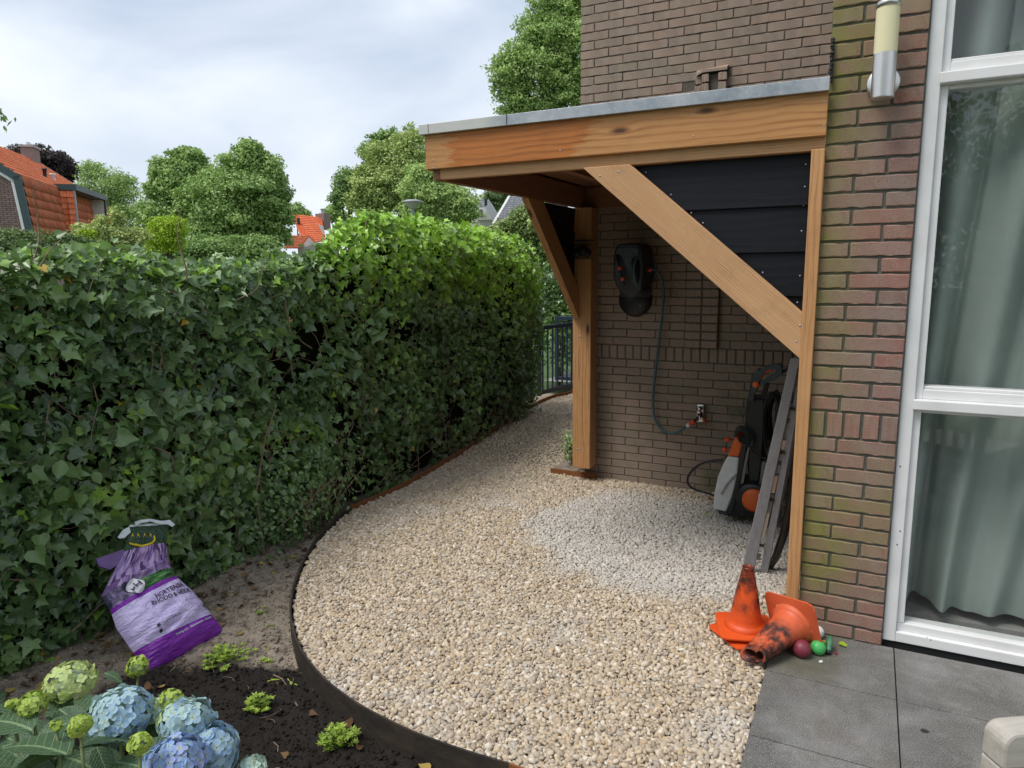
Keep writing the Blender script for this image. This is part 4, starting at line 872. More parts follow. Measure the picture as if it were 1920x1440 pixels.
m = MB(); ax = Vector((1, -.25, 0)).normalized(); a_ = Vector((0, 0, 1)); b_ = ax.cross(a_); cc_ = Vector((rx-.02, 5.03, float(cx_[2])))+ax*.032
m.tube([cc_+(a_*math.cos(t)+b_*math.sin(t))*.141 for t in np.linspace(0, 2*math.pi, 41)], .006, 8, cap=False); m.build('reel_rim', M['teal'], reel, smooth=True)
m = MB(); hp = [(1155, 470), (1160, 463), (1192, 464), (1197, 470), (1196, 482), (1190, 486), (1162, 485), (1156, 480)]; m.prism([A(*q, yf-.004) for q in hp], (0, .02, 0)); m.build('handle_recess', M['black'], reel, bevel=.003)
m = MB(); hpp = [A(*q, yf-.008) for q in [(1153, 472), (1158, 460), (1194, 460), (1199, 470), (1198, 484), (1191, 488)]]; m.tube(hpp, .005, 8); m.build('carry_handle', M['charcoal'], reel, smooth=True)
m = MB(); m.lathe(A(1190, 562, 5.2)+np.array([0, .02, 0]), [(0, .05), (.10, .045), (.125, .02), (.13, 0)], 32, axis=(0, -1, 0)); m.build('wall_bracket', M['black'], reel, smooth=True)
m = MB(); c_ = A(1192, 545, 5.05); m.lathe(c_, [(0, -.05), (.10, -.045), (.12, 0), (.11, .03), (0, .04)], 28); m.build('swivel_base', M['charcoal'], reel, smooth=True)
screw(A(1200, 573, 5.17), r=.007, parent=reel, name='bolt')
m = MB(); nz = [A(1157, 478, 4.90), A(1160, 498, 4.89), A(1164, 515, 4.885), A(1170, 535, 4.88)]; m.tube(nz, [.012, .010, .013, .008], 10); m.build('spray_nozzle', M['black'], reel, smooth=True)
for q in ((1162, 503), (1168, 523)):
    m = MB(); p = A(*q, 4.885); m.lathe(p, [(.0, -.012), (.015, -.012), (.017, 0), (.015, .012), (0, .012)], 14, axis=(-.15, 0, 1)); m.build('nozzle_collar', M['red_pl'], reel, smooth=True)
hose = thing('garden_hose', (-1.4, 5.2, .35), 'teal grey hose hanging from the reel down to the wall tap', 'hose')
hp = [(1216, 506, 5.02), (1228, 506, 5.04), (1240, 520, 5.10), (1244, 548, 5.14), (1242, 585, 5.17), (1237, 630, 5.18), (1231, 680, 5.19), (1226, 725, 5.19), (1224, 755, 5.19), (1227, 782, 5.19), (1236, 800, 5.19), (1252, 811, 5.185), (1268, 811, 5.175), (1281, 804, 5.165), (1292, 797, 5.155)]
m = MB(); m.tube(smoothpts([A(*q) for q in hp], 5), .0095, 10); m.build('hose_tube', M['hose'], hose, smooth=True)
def coll(pts, r, mat, nm, par): m = MB(); m.tube(pts, r, 12); return m.build(nm, M[mat], par, smooth=True)
coll([A(1288, 799, 5.155), A(1294, 796, 5.15)], .015, 'grey_pl', 'hose_connector', hose); coll([A(1294, 796, 5.15), A(1303, 789, 5.145)], .017, 'red_pl', 'hose_connector', hose); coll([A(1303, 789, 5.145), A(1309, 783, 5.145)], .012, 'black', 'hose_connector', hose)
coll([A(1214, 506, 5.02), A(1222, 506, 5.025)], .013, 'red_pl', 'hose_connector', hose)
tap = thing('wall_tap', (-1.06, YB, .45), 'chrome outside tap on a plate on the shaded brick wall', 'tap')
t0, t1 = A(1306, 757, 5.2), A(1320, 793, 5.2); m = MB(); m.box((t0[0], 5.19, t1[2]), (t1[0], 5.224, t0[2])); m.build('wall_plate', M['chrome'], tap, bevel=.010, seg=3)
m = MB(); m.lathe(A(1313, 766, 5.19), [(0, .035), (.017, .034), (.019, 0)], 18, axis=(0, -1, 0)); m.build('tap_spindle', M['chrome'], tap, smooth=True)
m = MB(); m.tube([A(1313, 780, 5.19), A(1313, 781, 5.15), A(1311, 786, 5.145)], .012, 10); m.build('tap_spout', M['chrome'], tap, smooth=True)
m = MB(); m.tube([A(1308, 776, 5.15), A(1318, 781, 5.15)], .008, 8); m.tube([A(1313, 778, 5.17), A(1313, 778, 5.14)], .012, 10); m.build('tap_handle', M['black'], tap, smooth=True)
m = MB(); m.tube([A(1318, 784, 5.16), A(1322, 792, 5.15)], .009, 8); m.build('side_valve', M['red_pl'], tap, smooth=True)
# ------------------------------------------------------------------ wire basket on the post
bk = thing('wire_basket', (-1.98, 5.0, 1.6), 'black wire basket with dark bits hanging on the back post', 'basket')
bx0, bx1, by0, by1, bz0, bz1 = -2.10, -1.845, 4.93, 5.045, 1.632, 1.762
m = MB()
for z in np.linspace(bz0, bz1, 5): m.tube([(bx0, by0, z), (bx1, by0, z), (bx1, by1, z), (bx0, by1, z), (bx0, by0, z)], .0016 if bz0 < z < bz1 else .0032, 5)
for x in np.linspace(bx0, bx1, 12): m.tube([(x, by1, bz0), (x, by0, bz0), (x, by0, bz1)], .0014, 5)
m.build('wire_mesh', M['black'], bk)
cn = thing('dark_cloth', (-1.93, 4.99, 1.64), 'dark crumpled cloth and gloves lying in the wire basket', 'cloth')
m = MB()
for c_, r_ in (((-1.91, 4.985, 1.685), .05), ((-1.96, 4.985, 1.672), .042), ((-2.05, 4.985, 1.658), .03), ((-1.88, 4.985, 1.67), .036)):
    m.lathe((c_[0], c_[1], c_[2]-r_*.8), [(r_*math.sin(t), r_*.8*(1-math.cos(t))) for t in np.linspace(.05, math.pi-.05, 9)], 12)
o = m.build('cloth_bundle', M['black'], cn, smooth=True)
# ------------------------------------------------------------------ pressure washer
pw = thing('pressure_washer', (-.66, 4.62, -.06), 'upright grey and orange pressure washer with black hose against the wall', 'pressure washer')
Yw = 4.56
def pwp(name, pts, mat, d=.24, bev=.008, y=Yw, seg=2):
    m = MB(); m.prism([atY(*q, y) for q in pts], (0, d, 0)); return m.build(name, M[mat], pw, bevel=bev, seg=seg)
pwp('front_hood', [(1337, 955), (1339, 925), (1346, 893), (1356, 870), (1364, 856), (1386, 858), (1384, 885), (1374, 930), (1361, 961), (1345, 957)], 'grey_pl', .25, .014, seg=3)
pwp('top_cap', [(1364, 855), (1371, 838), (1380, 814), (1389, 828), (1392, 833), (1386, 857)], 'orange_pl', .24, .010, Yw-.004)
m = MB(); m.tube([atY(x, y, Yw-.006) for x, y in ((1384, 884), (1372, 893), (1360, 907), (1352, 925))], [.012, .016, .016, .012], 8); m.build('hood_ridge', M['white_pl'], pw, smooth=True)
pwp('chassis', [(1345, 957), (1361, 962), (1372, 935), (1385, 905), (1398, 912), (1420, 905), (1436, 925), (1436, 968), (1404, 968), (1366, 969), (1346, 963)], 'black', .25, .008, Yw-.002)
pwp('side_frame', [(1386, 857), (1393, 828), (1401, 829), (1388, 905), (1374, 960), (1366, 962), (1380, 900)], 'black', .03, .004, Yw-.02)
pwp('side_panel', [(1402, 838), (1406, 838), (1394, 906), (1384, 911)], 'grey_dk', .02, .002, Yw-.012)
pwp('column', [(1393, 828), (1400, 750), (1404, 748), (1434, 750), (1432, 830), (1424, 905), (1404, 905), (1398, 840)], 'black', .20, .012, Yw+.01)
pwp('mast', [(1401, 752), (1410, 700), (1420, 700), (1414, 752)], 'charcoal', .03, .004, Yw-.01); pwp('mast', [(1425, 752), (1434, 716), (1442, 720), (1434, 752)], 'black', .03, .004, Yw+.05)
pwp('detergent_tank', [(1417, 860), (1440, 868), (1441, 915), (1422, 925), (1414, 900)], 'grey_dk', .2, .014, Yw+.02)
wc = atY(1412, 938, Yw-.045)
for dy in (0, .30):
    m = MB(); m.lathe((wc[0], wc[1]+dy, wc[2]), [(0, .0), (.070, .0), (.100, .006), (.108, -.012), (.108, -.035), (.1, -.045), (0, -.045)], 36, axis=(0, -1, 0)); wo = m.build('wheel', M['black'], pw, smooth=True)
    m = MB(); m.lathe((wc[0]+.006, wc[1]+dy-.001, wc[2]), [(0, .016), (.055, .014), (.074, .004), (.075, -.004)], 32, axis=(0, -1, 0)); m.build('wheel_hub', M['orange_pl'], wo, smooth=True)
# spray gun with loop grip
def ptube(name, pts, r, mat, y, n=8, par=None, k=4): m = MB(); m.tube(smoothpts([atY(*q, y) for q in pts], k), r, n); return m.build(name, M[mat], par or pw, smooth=True)
pwp('spray_gun', [(1408, 733), (1412, 718), (1414, 700), (1419, 692), (1425, 691), (1426, 712), (1422, 726), (1416, 738)], 'slate_pl', .05, .006, Yw-.03)
gun = pwp('gun_grip', [(1422, 697), (1432, 688), (1448, 683), (1462, 682), (1467, 690), (1466, 702), (1458, 709), (1440, 717), (1424, 726), (1426, 716), (1440, 707), (1452, 702), (1455, 695), (1450, 692), (1438, 695), (1430, 703), (1426, 712)], 'slate_pl', .035, .003, Yw-.03)
ptube('trigger', [(1426, 711), (1430, 702), (1438, 696), (1449, 693.5)], .009, 'red_pl', Yw-.02)
m = MB(); m.lathe(atY(1417.5, 721, Yw-.03), [(0, .012), (.017, .011), (.0205, .006), (.0205, -.01)], 24, axis=(0, -1, 0)); m.build('lock_button', M['orange_pl'], pw, smooth=True)
hc = MB(); base_ = atY(1450, 790, Yw+.06)
for i in range(16):
    a = random.uniform(.03, .055); hh = random.uniform(.14, .19); ox = random.uniform(-.018, .018); oy = -.07+.012*i; pts = [(base_[0]+ox+a*math.cos(t)*(1+.1*math.sin(3*t)), base_[1]+oy+.01*math.sin(t*2), base_[2]+hh*math.sin(t)+random.uniform(-.003, .003)) for t in np.linspace(0, 2*math.pi, 26)]
    hc.tube(pts, .0055, 7, cap=False)
hc.build('hose_coil', M['black'], pw, smooth=True)
pwp('cable_hook', [(1452, 790), (1455, 745), (1458, 739), (1462, 748), (1461, 790), (1456, 800)], 'black', .03, .005, Yw+.02)
cb = MB()
for i in range(5): cb.tube(smoothpts([atY(x+random.uniform(-1.5, 1.5), y+i*2.2, Yw-.03-.004*i) for x, y in ((1379, 812), (1382, 800), (1392, 799), (1404, 806), (1413, 818), (1408, 829), (1396, 824), (1384, 818))], 3), .0045, 6)
cb.tube(smoothpts([atY(*q, Yw-.04) for q in ((1402, 812), (1404, 832), (1412, 847), (1425, 856), (1438, 860))], 4), .006, 7); cb.build('power_cable', M['black'], pw, smooth=True)
ptube('gun_hose', [(1465, 698), (1478, 692), (1492, 691), (1505, 700)], .010, 'black', Yw)
for q in ((1363, 843), (1368, 824)): m = MB(); p = atY(*q, Yw+.05); m.lathe(p, [(0, -.03), (.014, -.03), (.016, 0), (0, 0)], 12, axis=(1, 0, .2)); m.build('water_connector', M['red_pl'], pw, smooth=True)
ptube('inlet_hose', [(1356, 863), (1335, 864), (1316, 869), (1301, 879), (1291, 892), (1289, 903), (1294, 912), (1306, 919), (1325, 924), (1342, 930)], .008, 'black', Yw+.12)
# ------------------------------------------------------------------ folded step ladder
lad = thing('folded_ladder', (-.45, 3.68, -.03), 'folded grey painted wooden stepladder leaning inside the carport post', 'ladder')
def Yl(y): return 3.74-(1080-y)/408*.30
def rail(name, a0, a1, y0, b0, b1, y1, mat, d=.022, dy=0.):
    P = [atY(a0, y0, Yl(y0)+dy), atY(a1, y0, Yl(y0)+dy), atY(b1, y1, Yl(y1)+dy), atY(b0, y1, Yl(y1)+dy)]; m = MB(); m.prism(P, (0, d, 0)); return m.build(name, M[mat], lad, bevel=.002, seg=1)
rail('side_rail', 1390, 1413, 1074, 1482, 1500, 672, 'ladder'); rail('side_rail', 1421, 1436, 1092, 1500, 1511, 690, 'ladder', dy=.02)
rail('side_rail', 1440, 1446, 1030, 1497, 1508, 740, 'ladder', dy=.07); rail('side_rail', 1452, 1457, 985, 1504, 1512, 740, 'ladder', dy=.10)
def on(xa, xb, y, ya=1074, yb=676): return xa+(xb-xa)*(ya-y)/(ya-yb)
for y0, y1, mt in ((1012, 962, 'steel'), (925, 892, 'steel'), (850, 825, 'steel'), (1050, 1040, 'ladder'), (962, 950, 'ladder'), (888, 872, 'ladder'), (960, 928, 'ladder'), (865, 852, 'ladder'), (822, 795, 'ladder'), (785, 760, 'ladder')):
    rail('step_end', on(1411, 1500, y0)+1, on(1411, 1500, y0)+8.5, y0, on(1411, 1500, y1)+1, on(1411, 1500, y1)+8, y1, mt, .016, .012)
for y0 in (766, 853, 929):  # notched step corners
    x0 = on(1393, 1487, y0); rail('step_nose', x0-6, x0+2, y0+2, x0+1, x0+3, y0-9, 'ladder', .03)
for y0 in (766, 848, 937, 1022):
    x0 = on(1411, 1500, y0); m = MB(); p = atY(x0+4, y0, Yl(y0)+.002); m.box((p[0]-.016, p[1]-.004, p[2]-.008), (p[0]+.016, p[1]+.01, p[2]+.004)); m.build('hinge', M['corten_dark'], lad, bevel=.002)
dk = thing('curved_board', (-.36, 3.72, -.05), 'dark curved board leaning between the grey ladder and the timber post', 'board')
M['brd'] = plain('dark_weathered_board', (.075, .068, .062), .55, 0, .4, 14); m = MB(); L_ = [(1500, 760), (1497, 800), (1490, 850), (1482, 900), (1474, 950), (1464, 1000), (1450, 1040), (1424, 1085)]; Rr = [(1512, 760), (1506, 820), (1497, 880), (1490, 920), (1484, 955), (1474, 1000), (1458, 1045), (1432, 1084)]
PP = []
for (a, b), (c, e) in zip(L_, Rr): p = atY(a, b, Yl(b)+.10); q = atY(c, e, Yl(e)+.13); PP += [p, (p+q)/2+np.array([0, -.02, 0]), q]
fs = []
for i in range(len(L_)-1):
    for j in range(2): fs.append((i*3+j, i*3+j+1, i*3+4+j, i*3+3+j))
m.add(PP, fs); o = m.build('board_sheet', M['brd'], dk, smooth=True); md = o.modifiers.new('t', 'SOLIDIFY'); md.thickness = .012
# ------------------------------------------------------------------ cones
def cone(root, Mx, mat, h=.282, r0=.066, r1=.022, base=.116, crushed=False):
    n = 40; prof = [(r0*1.28, .012), (r0*1.24, .024), (r0*1.12, .030), (r0*1.06, .034), (r0, .050), (r0*.93, .075), (r0*.55+r1*.42, .17), (r1*1.05, h-.008), (r1*1.12, h-.004), (r1*1.08, h), (r1*.9, h), (r1*.88, h-.02), (r0*.5+r1*.4, .17), (r0*.92, .05)]
    vs = []; fs = []
    for i, (r, z) in enumerate(prof):
        for k in range(n):
            t = 2*math.pi*k/n; rr = r; zz = z
            if crushed and z > .12:
                q = (z-.12)/(h-.12); rr = r*(1+.75*q*abs(math.cos(t))**1.5-.30*q*abs(math.sin(t)))+.010*q*math.sin(3*t); zz = z+(.02*math.sin(2*t+1)*q if i < 11 else 0)
                if i in (7, 8, 9, 10, 11): zz -= .035*max(0, math.cos(t-.6))**3*q
            vs.append((rr*math.cos(t), rr*math.sin(t), zz))
    for i in range(len(prof)-1):
        for k in range(n): fs.append((i*n+k, i*n+(k+1) % n, (i+1)*n+(k+1) % n, (i+1)*n+k))
    m = MB(); m.add(vs, fs); body = m.build('cone_body', M[mat], root, Mx, smooth=True, fixn=False)
    m = MB(); b = base; c_ = .016; sq = [(-b+c_, -b), (b-c_, -b), (b, -b+c_), (b, b-c_), (b-c_, b), (-b+c_, b), (-b, b-c_), (-b, -b+c_)]
    vs = []; ri = r0*.98; nI = 40
    # ring plate: outer octagon resampled to 40 pts, slight upward dish
    outer = []
    for k in range(nI):
        t = 2*math.pi*k/nI; ct, st = math.cos(t), math.sin(t); s_ = b/max(abs(ct), abs(st)); x, y = ct*s_, st*s_
        lim = 2*b-c_
        if abs(x)+abs(y) > lim: f_ = lim/(abs(x)+abs(y)); x, y = x*f_, y*f_
        outer.append((x, y))
    for (x, y) in outer: vs.append((x, y, .0))
    for (x, y) in outer: vs.append((x, y, .006))
    for k in range(nI): t = 2*math.pi*k/nI; vs.append((r0*1.3*math.cos(t), r0*1.3*math.sin(t), .012))
    for k in range(nI): t = 2*math.pi*k/nI; vs.append((r0*1.3*math.cos(t), r0*1.3*math.sin(t), .004))
    fs = []
    for k in range(nI):
        a, c2 = k, (k+1) % nI
        fs += [(a, c2, nI+c2, nI+a), (nI+a, nI+c2, 2*nI+c2, 2*nI+a), (c2, a, 3*nI+a, 3*nI+c2), (3*nI+a, 2*nI+a, 2*nI+c2, 3*nI+c2)]
    m.add(vs, fs); m.build('cone_base', M[mat], root, Mx, smooth=False, fixn=True)
c1c = np.array([-.392, 2.995, 0.]); rz = math.radians(17)
k1 = thing('traffic_cone', (c1c[0]-.01, c1c[1], -.012), 'lower orange cone with only its base showing under the standing cone', 'traffic cone', 'small orange traffic cones by the brick pier'); cone(k1, Matrix.Translation((c1c[0]-.004, c1c[1]-.004, -.010)) @ Matrix.Rotation(rz+.50, 4, 'Z') @ Matrix.Diagonal((.97, .97, .93, 1)), 'cone')
k2 = thing('traffic_cone', (c1c[0], c1c[1], .012), 'upright orange cone with sooty stain, stacked over another cone', 'traffic cone', 'small orange traffic cones by the brick pier'); cone(k2, Matrix.Translation((c1c[0], c1c[1], .018)) @ Matrix.Rotation(rz, 4, 'Z') @ Matrix.Rotation(math.radians(1.2), 4, 'X'), 'cone')
tip = np.array([-.322, 2.735, .030]); bs = np.array([-.188, 3.000, .103]); ax = Vector(bs-tip).normalized()
k3 = thing('traffic_cone', tip, 'fallen crushed orange cone lying with its tip on the gravel', 'traffic cone', 'small orange traffic cones by the brick pier')
zax = -ax; yref = Vector((0, 0, 1)); xax = yref.cross(zax).normalized(); yax = zax.cross(xax)
org = Vector(tip)+ax*.282; Mx = Matrix(((xax[0], yax[0], zax[0], org[0]), (xax[1], yax[1], zax[1], org[1]), (xax[2], yax[2], zax[2], org[2]), (0, 0, 0, 1))) @ Matrix.Rotation(.12, 4, 'Z')
cone(k3, Mx, 'cone2', crushed=True, r0=.068, r1=.026)
def ball(name, c, r, mat, label, cat='ball'):
    bm = bmesh.new(); bmesh.ops.create_uvsphere(bm, u_segments=36, v_segments=24, radius=r); me = bpy.data.meshes.new(name); bm.to_mesh(me); bm.free(); me.polygons.foreach_set('use_smooth', [True]*len(me.polygons)); me.materials.append(M[mat]); o = link(bpy.data.objects.new(name, me), None, Matrix.Translation(c)); return tag(o, label, cat)
b1 = atZ(1503, 1216, .034); ball('red_ball', (b1[0], b1[1], .034), .036, 'ball_red', 'dark red hard ball on the patio beside the fallen cone')
b2 = atZ(1534, 1214, .028); ball('green_ball', (b2[0], b2[1], .028), .030, 'ball_green', 'bright green hard ball next to the red ball')
b3 = (-.108, 3.072, .026); ball('white_ball', b3, .026, 'ball_white', 'white ball peeping out behind the cone base')
pn = thing('marker_peg', atZ(1553, 1222, .01), 'small green and black bottle shaped peg beside the green ball', 'peg')
m = MB(); p0 = np.array(atZ(1553, 1222, .014)); p1 = np.array([p0[0]+.002, p0[1]+.055, .055]); d_ = p1-p0; m.tube([p0+d_*t for t in (0, .1, .35, .5, .7, 1.)], [.008, .010, .010, .015, .013, .007], 14); m.build('peg_body', M['peg'], pn, smooth=True)
m = MB(); m.tube([p0-d_*.12, p0+d_*.05], .0105, 14); m.build('peg_cap', M['black'], pn, smooth=True)
# ------------------------------------------------------------------ small litter
def flat_leaf(name, x, y, z, size, mat, label, cat, rot_=0, tone=.5, T=OV_T, Fq=OV_F, tilt=.15):
    p = atZ(x, y, z); V, Fc, tt, uv = leaf_arrays(np.array([p]), np.array([[tilt, -tilt, 1.]]), np.array([[math.cos(rot_), math.sin(rot_), 0]]), np.array([size]), T, Fq, np.array([tone])); o = link(bpy.data.objects.new(name, leaf_mesh(name, V, Fc, tt, uv, mat))); return tag(o, label, cat)
flat_leaf('fallen_leaf', 1572, 1206, .012, .05, M['lime'], 'yellow green fallen leaf against the foot of the brick pier', 'leaf', .3, .6)
flat_leaf('fallen_leaf', 1556, 1210, .008, .04, M['ivy'], 'orange fallen leaf next to the yellow one by the pier', 'leaf', 2.4, 1.)
flat_leaf('fallen_leaf', 1563, 1224, .006, .03, M['ball_red'], 'small dark red leaf on the grey tile', 'leaf', .2, .5)
flat_leaf('fallen_leaf', 1326, 935, -.07, .05, M['corten'], 'brown dead leaf on the gravel beside the pressure washer', 'leaf', .2, .5)
flat_leaf('fallen_leaf', 1322, 965, -.06, .04, M['lime'], 'small yellow leaf on the gravel in front of the pressure washer', 'leaf', 1.2, .5)
GK = [(0, 0), (.2, .2), (.6, .35), (.66, .62), (.3, .75), (0, .68), (-.3, .75), (-.66, .62), (-.6, .35), (-.2, .2)]
flat_leaf('fallen_leaf', 538, 1268, -.10, .10, M['lime'], 'pale yellow green fan shaped leaf lying on the dark soil', 'leaf', -1.2, .55, GK, [(0, 1, 2, 3, 4, 5), (5, 6, 7, 8, 9, 0)], .3)
m = MB(); m.tube([atZ(512, 1265, -.10), atZ(528, 1272, -.09), atZ(541, 1290, -.10), atZ(548, 1308, -.11), atZ(562, 1330, -.11), atZ(580, 1345, -.115)], .0025, 5); o = m.build('twig', M['twig']); tag(o, 'thin brown twig on the dark soil under the fan shaped leaf', 'twig')
m = MB(); p = atZ(790, 1425, -.125); m.lathe((p[0], p[1], p[2]-.01), [(.0, 0), (.008, .002), (.011, .010), (.008, .019), (0, .022)], 14); o = m.build('red_berry', M['ball_red'], smooth=True); tag(o, 'small red berry on the sandy soil near the edging', 'berry')
# crumbs, sticks and stray pebbles on the soil
npb = 16000; Pq = np.stack([rng.uniform(-3.2, -.4, npb), rng.uniform(1.0, 3.0, npb)], 1); okp = ~inpoly(Pq, poly); Pq = Pq[okp]; Zq = soil_h(Pq[:, 0], Pq[:, 1])+.002
cm = bpy.data.meshes.new('soil_crumbs'); cm.vertices.add(len(Pq)); cm.vertices.foreach_set('co', np.column_stack([Pq, Zq]).astype(np.float32).ravel())
a = cm.attributes.new('rv', 'FLOAT_VECTOR', 'POINT'); a.data.foreach_set('vector', rng.uniform(0, 6, (len(Pq), 3)).astype(np.float32).ravel()); a = cm.attributes.new('sc', 'FLOAT', 'POINT'); a.data.foreach_set('value', rng.lognormal(math.log(.0034), .55, len(Pq)).clip(.0012, .013).astype(np.float32))
crumbs = link(bpy.data.objects.new('soil_crumbs', cm)); tag(crumbs, 'loose soil crumbs scattered over the planting bed', 'soil', None, 'stuff')
crm = []
for i in range(3):
    me = pebble_mesh(20+i).copy(); me.materials.clear(); me.materials.append(M['soil']); crm.append(me)
gn_instances(crumbs, crm)
st = []
for (x, y) in [(665, 1362), (708, 1366), (715, 1372), (722, 1378), (701, 1380), (690, 1372), (588, 1345), (702, 1358), (590, 1380), (735, 1385), (1540, 1240)]:
    p = atZ(x, y, -.12 if x < 1000 else .004); st.append((p[0], p[1], p[2]))
    me = pebble_mesh(30).copy(); me.materials.clear(); me.materials.append(M['ball_white'] if x > 1000 else M['render_g']); o = link(bpy.data.objects.new('stray_pebble', me), None, Matrix.Translation(p) @ Matrix.Scale(.008, 4) @ Matrix.Rotation(random.random()*6, 4, 'Z'))
    tag(o, 'pale pebble lying on the sandy soil outside the edging' if x < 1000 else 'pale pebble lying alone on the grey patio tile', 'pebble', 'stray pebbles outside the gravel' if x < 1000 else None)
# ------------------------------------------------------------------ sedum tufts
def sedum(x, y, z, w_, h_, n, label):
    c = atZ(x, y, z); root = thing('sedum_plant', c, label, 'plant', 'lime green sedum tufts in the soil bed'); P_ = []; N_ = []; T_ = []; S_ = []; st_ = MB()
    for i in range(n):
        a = random.uniform(0, 6.28); rr = random.random()**.6*w_; tipp = c+np.array([math.cos(a)*rr, math.sin(a)*rr, h_*random.uniform(.4, 1.)*(1-.5*(rr/w_)**2)]); st_.tube([c, (c+tipp)/2+np.array([0, 0, .01]), tipp], .0015, 4)
        for L_, nl in ((1.0, 12), (.72, 8)):
            cc_ = c+(tipp-c)*L_
            for k in range(nl):
                b = 2*math.pi*k/nl+random.random(); dv = np.array([math.cos(b), math.sin(b), random.uniform(.05, .7)]); P_.append(cc_); T_.append(dv); N_.append([-math.cos(b)*.5, -math.sin(b)*.5, 1.]); S_.append(random.uniform(.012, .021))
    V, Fc, tt, uv = leaf_arrays(np.array(P_), np.array(N_), np.array(T_), np.array(S_), np.array(DI_T)*[.62, 1], QD_F, rng.uniform(0, 1, len(P_)), .1); o = link(bpy.data.objects.new('foliage', leaf_mesh('foliage', V, Fc, tt, uv, M['sedum'])), root); o['kind'] = 'stuff'; st_.build('stem', M['sedum'], root)
sedum(428, 1245, -.12, .115, .075, 40, 'wide lime green sedum tuft beside the purple soil bag'); sedum(484, 1338, -.12, .060, .085, 24, 'narrow lime green sedum tuft on dark soil below the fan leaf'); sedum(636, 1405, -.12, .070, .10, 30, 'rounded lime green sedum tuft nearest the steel edging')
sedum(488, 1152, -.12, .04, .03, 7, 'tiny sprig of green beside the hedge foot on sand'); sedum(500, 1245, -.12, .03, .03, 5, 'tiny sprig at the right of the wide tuft'); sedum(503, 1180, -.12, .03, .02, 4, 'tiny low green sprig on the bare sand')
# ------------------------------------------------------------------ hydrangea
hyd = thing('hydrangea_bush', (-1.85, .85, -.14), 'hydrangea with blue and lime flower heads in the front corner', 'hydrangea')
def petal_mesh(seed):
    r = np.random.default_rng(seed); P_ = []; T_ = []; N_ = []
    for k in range(4): a = math.pi/2*k+r.uniform(-.15, .15); P_.append([math.cos(a)*.06, math.sin(a)*.06, 0]); T_.append([math.cos(a), math.sin(a), .05]); N_.append([-.2*math.cos(a), -.2*math.sin(a), 1])
    T = [(0, 0), (.36, .16), (.55, .55), (.34, .92), (0, 1.02), (-.34, .92), (-.55, .55), (-.36, .16)]
    V, Fc, tt, uv = leaf_arrays(np.array(P_, float), np.array(N_, float), np.array(T_, float), r.uniform(.85, 1.1, 4), T, OV_F, np.zeros(4), .18); return leaf_mesh('floret', V, Fc, tt, uv, M['petal'])
PM = [petal_mesh(i) for i in range(5)]
def lerp(a, b, t): return tuple(x+(y-x)*t for x, y in zip(a, b))
BLUE, PALE, LIME, VIO = (.27, .43, .68), (.46, .62, .58), (.52, .62, .20), (.38, .43, .70)
def head(x, y, z, r, n, cols, sq=.75, fs=.017, lab=None):
    c = atZ(x, y, z); m = MB(); m.lathe((c[0], c[1], c[2]-r*sq*.75), [(r*.74*math.sin(t), r*sq*.68*(1-math.cos(t))) for t in np.linspace(.02, math.pi-.02, 10)], 16); core_ = m.build('flower_head', M['hcore'], hyd, smooth=True)
    if lab: core_['label'] = lab
    st_ = MB(); st_.tube([(c[0], c[1], c[2]-r*.5), (c[0]*.93+-.12, c[1]*.9+.09, c[2]-.18), (-1.85, .85, -.13)], [.004, .005, .006], 7); st_.build('stem', M['hstem'], hyd, smooth=True)
    n = int(n*2.3); fs = fs*1.12
    for i in range(n):
        k = i+.5; ph = math.acos(1-1.75*k/n); th = math.pi*(1+5**.5)*k; dv = Vector((math.sin(ph)*math.cos(th), math.sin(ph)*math.sin(th), math.cos(ph)+.0)); dv = (dv+Vector([random.gauss(0, .1) for _ in range(3)])).normalized()
        p = Vector(c)+Vector((dv.x*r, dv.y*r, dv.z*r*sq)); zax = (dv+Vector([random.gauss(0, .25) for _ in range(3)])).normalized(); xa = zax.orthogonal().normalized(); xa = Matrix.Rotation(random.random()*6, 3, zax) @ xa; ya = zax.cross(xa); s_ = fs*random.uniform(.8, 1.2)
        Mx = Matrix(((xa[0]*s_, ya[0]*s_, zax[0]*s_, p[0]), (xa[1]*s_, ya[1]*s_, zax[1]*s_, p[1]), (xa[2]*s_, ya[2]*s_, zax[2]*s_, p[2]), (0, 0, 0, 1)))
        o = link(bpy.data.objects.new('floret', random.choice(PM)), core_, Mx); cc_ = cols(dv, random.random()); o.color = (*cc_, 1)
M['hcore'] = plain('flower_core', (.28, .36, .26), .8); M['hstem'] = plain('green_stem', (.16, .20, .07), .6)
head(405, 1425, .24, .05, 24, lambda d, t: lerp(PALE, BLUE, .3+t*.4)); head(300, 1330, .33, .040, 22, lambda d, t: lerp(LIME, PALE, t), fs=.011, lab='half open green flower head')
head(225, 1338, .36, .080, 40, lambda d, t: lerp(PALE, BLUE, min(1, max(0, (t*.5+d.x*.5)))), lab='pale blue flower head')
head(348, 1352, .33, .070, 34, lambda d, t: lerp(lerp(PALE, LIME, max(0, -d.x)), BLUE, t*.6+.2*d.x))
head(398, 1398, .28, .062, 30, lambda d, t: lerp(PALE, BLUE, .35+t*.5)); head(330, 1428, .32, .072, 36, lambda d, t: lerp(BLUE, VIO, t), lab='violet blue flower head')
head(132, 1278, .33, .070, 44, lambda d, t: lerp(LIME, (.58, .68, .30), t), fs=.012, lab='lime flower head'); head(472, 1440, .20, .035, 16, lambda d, t: lerp(PALE, (.5, .6, .45), t), fs=.012)
BUD = lambda d, t: lerp((.30, .42, .05), (.48, .60, .12), t)
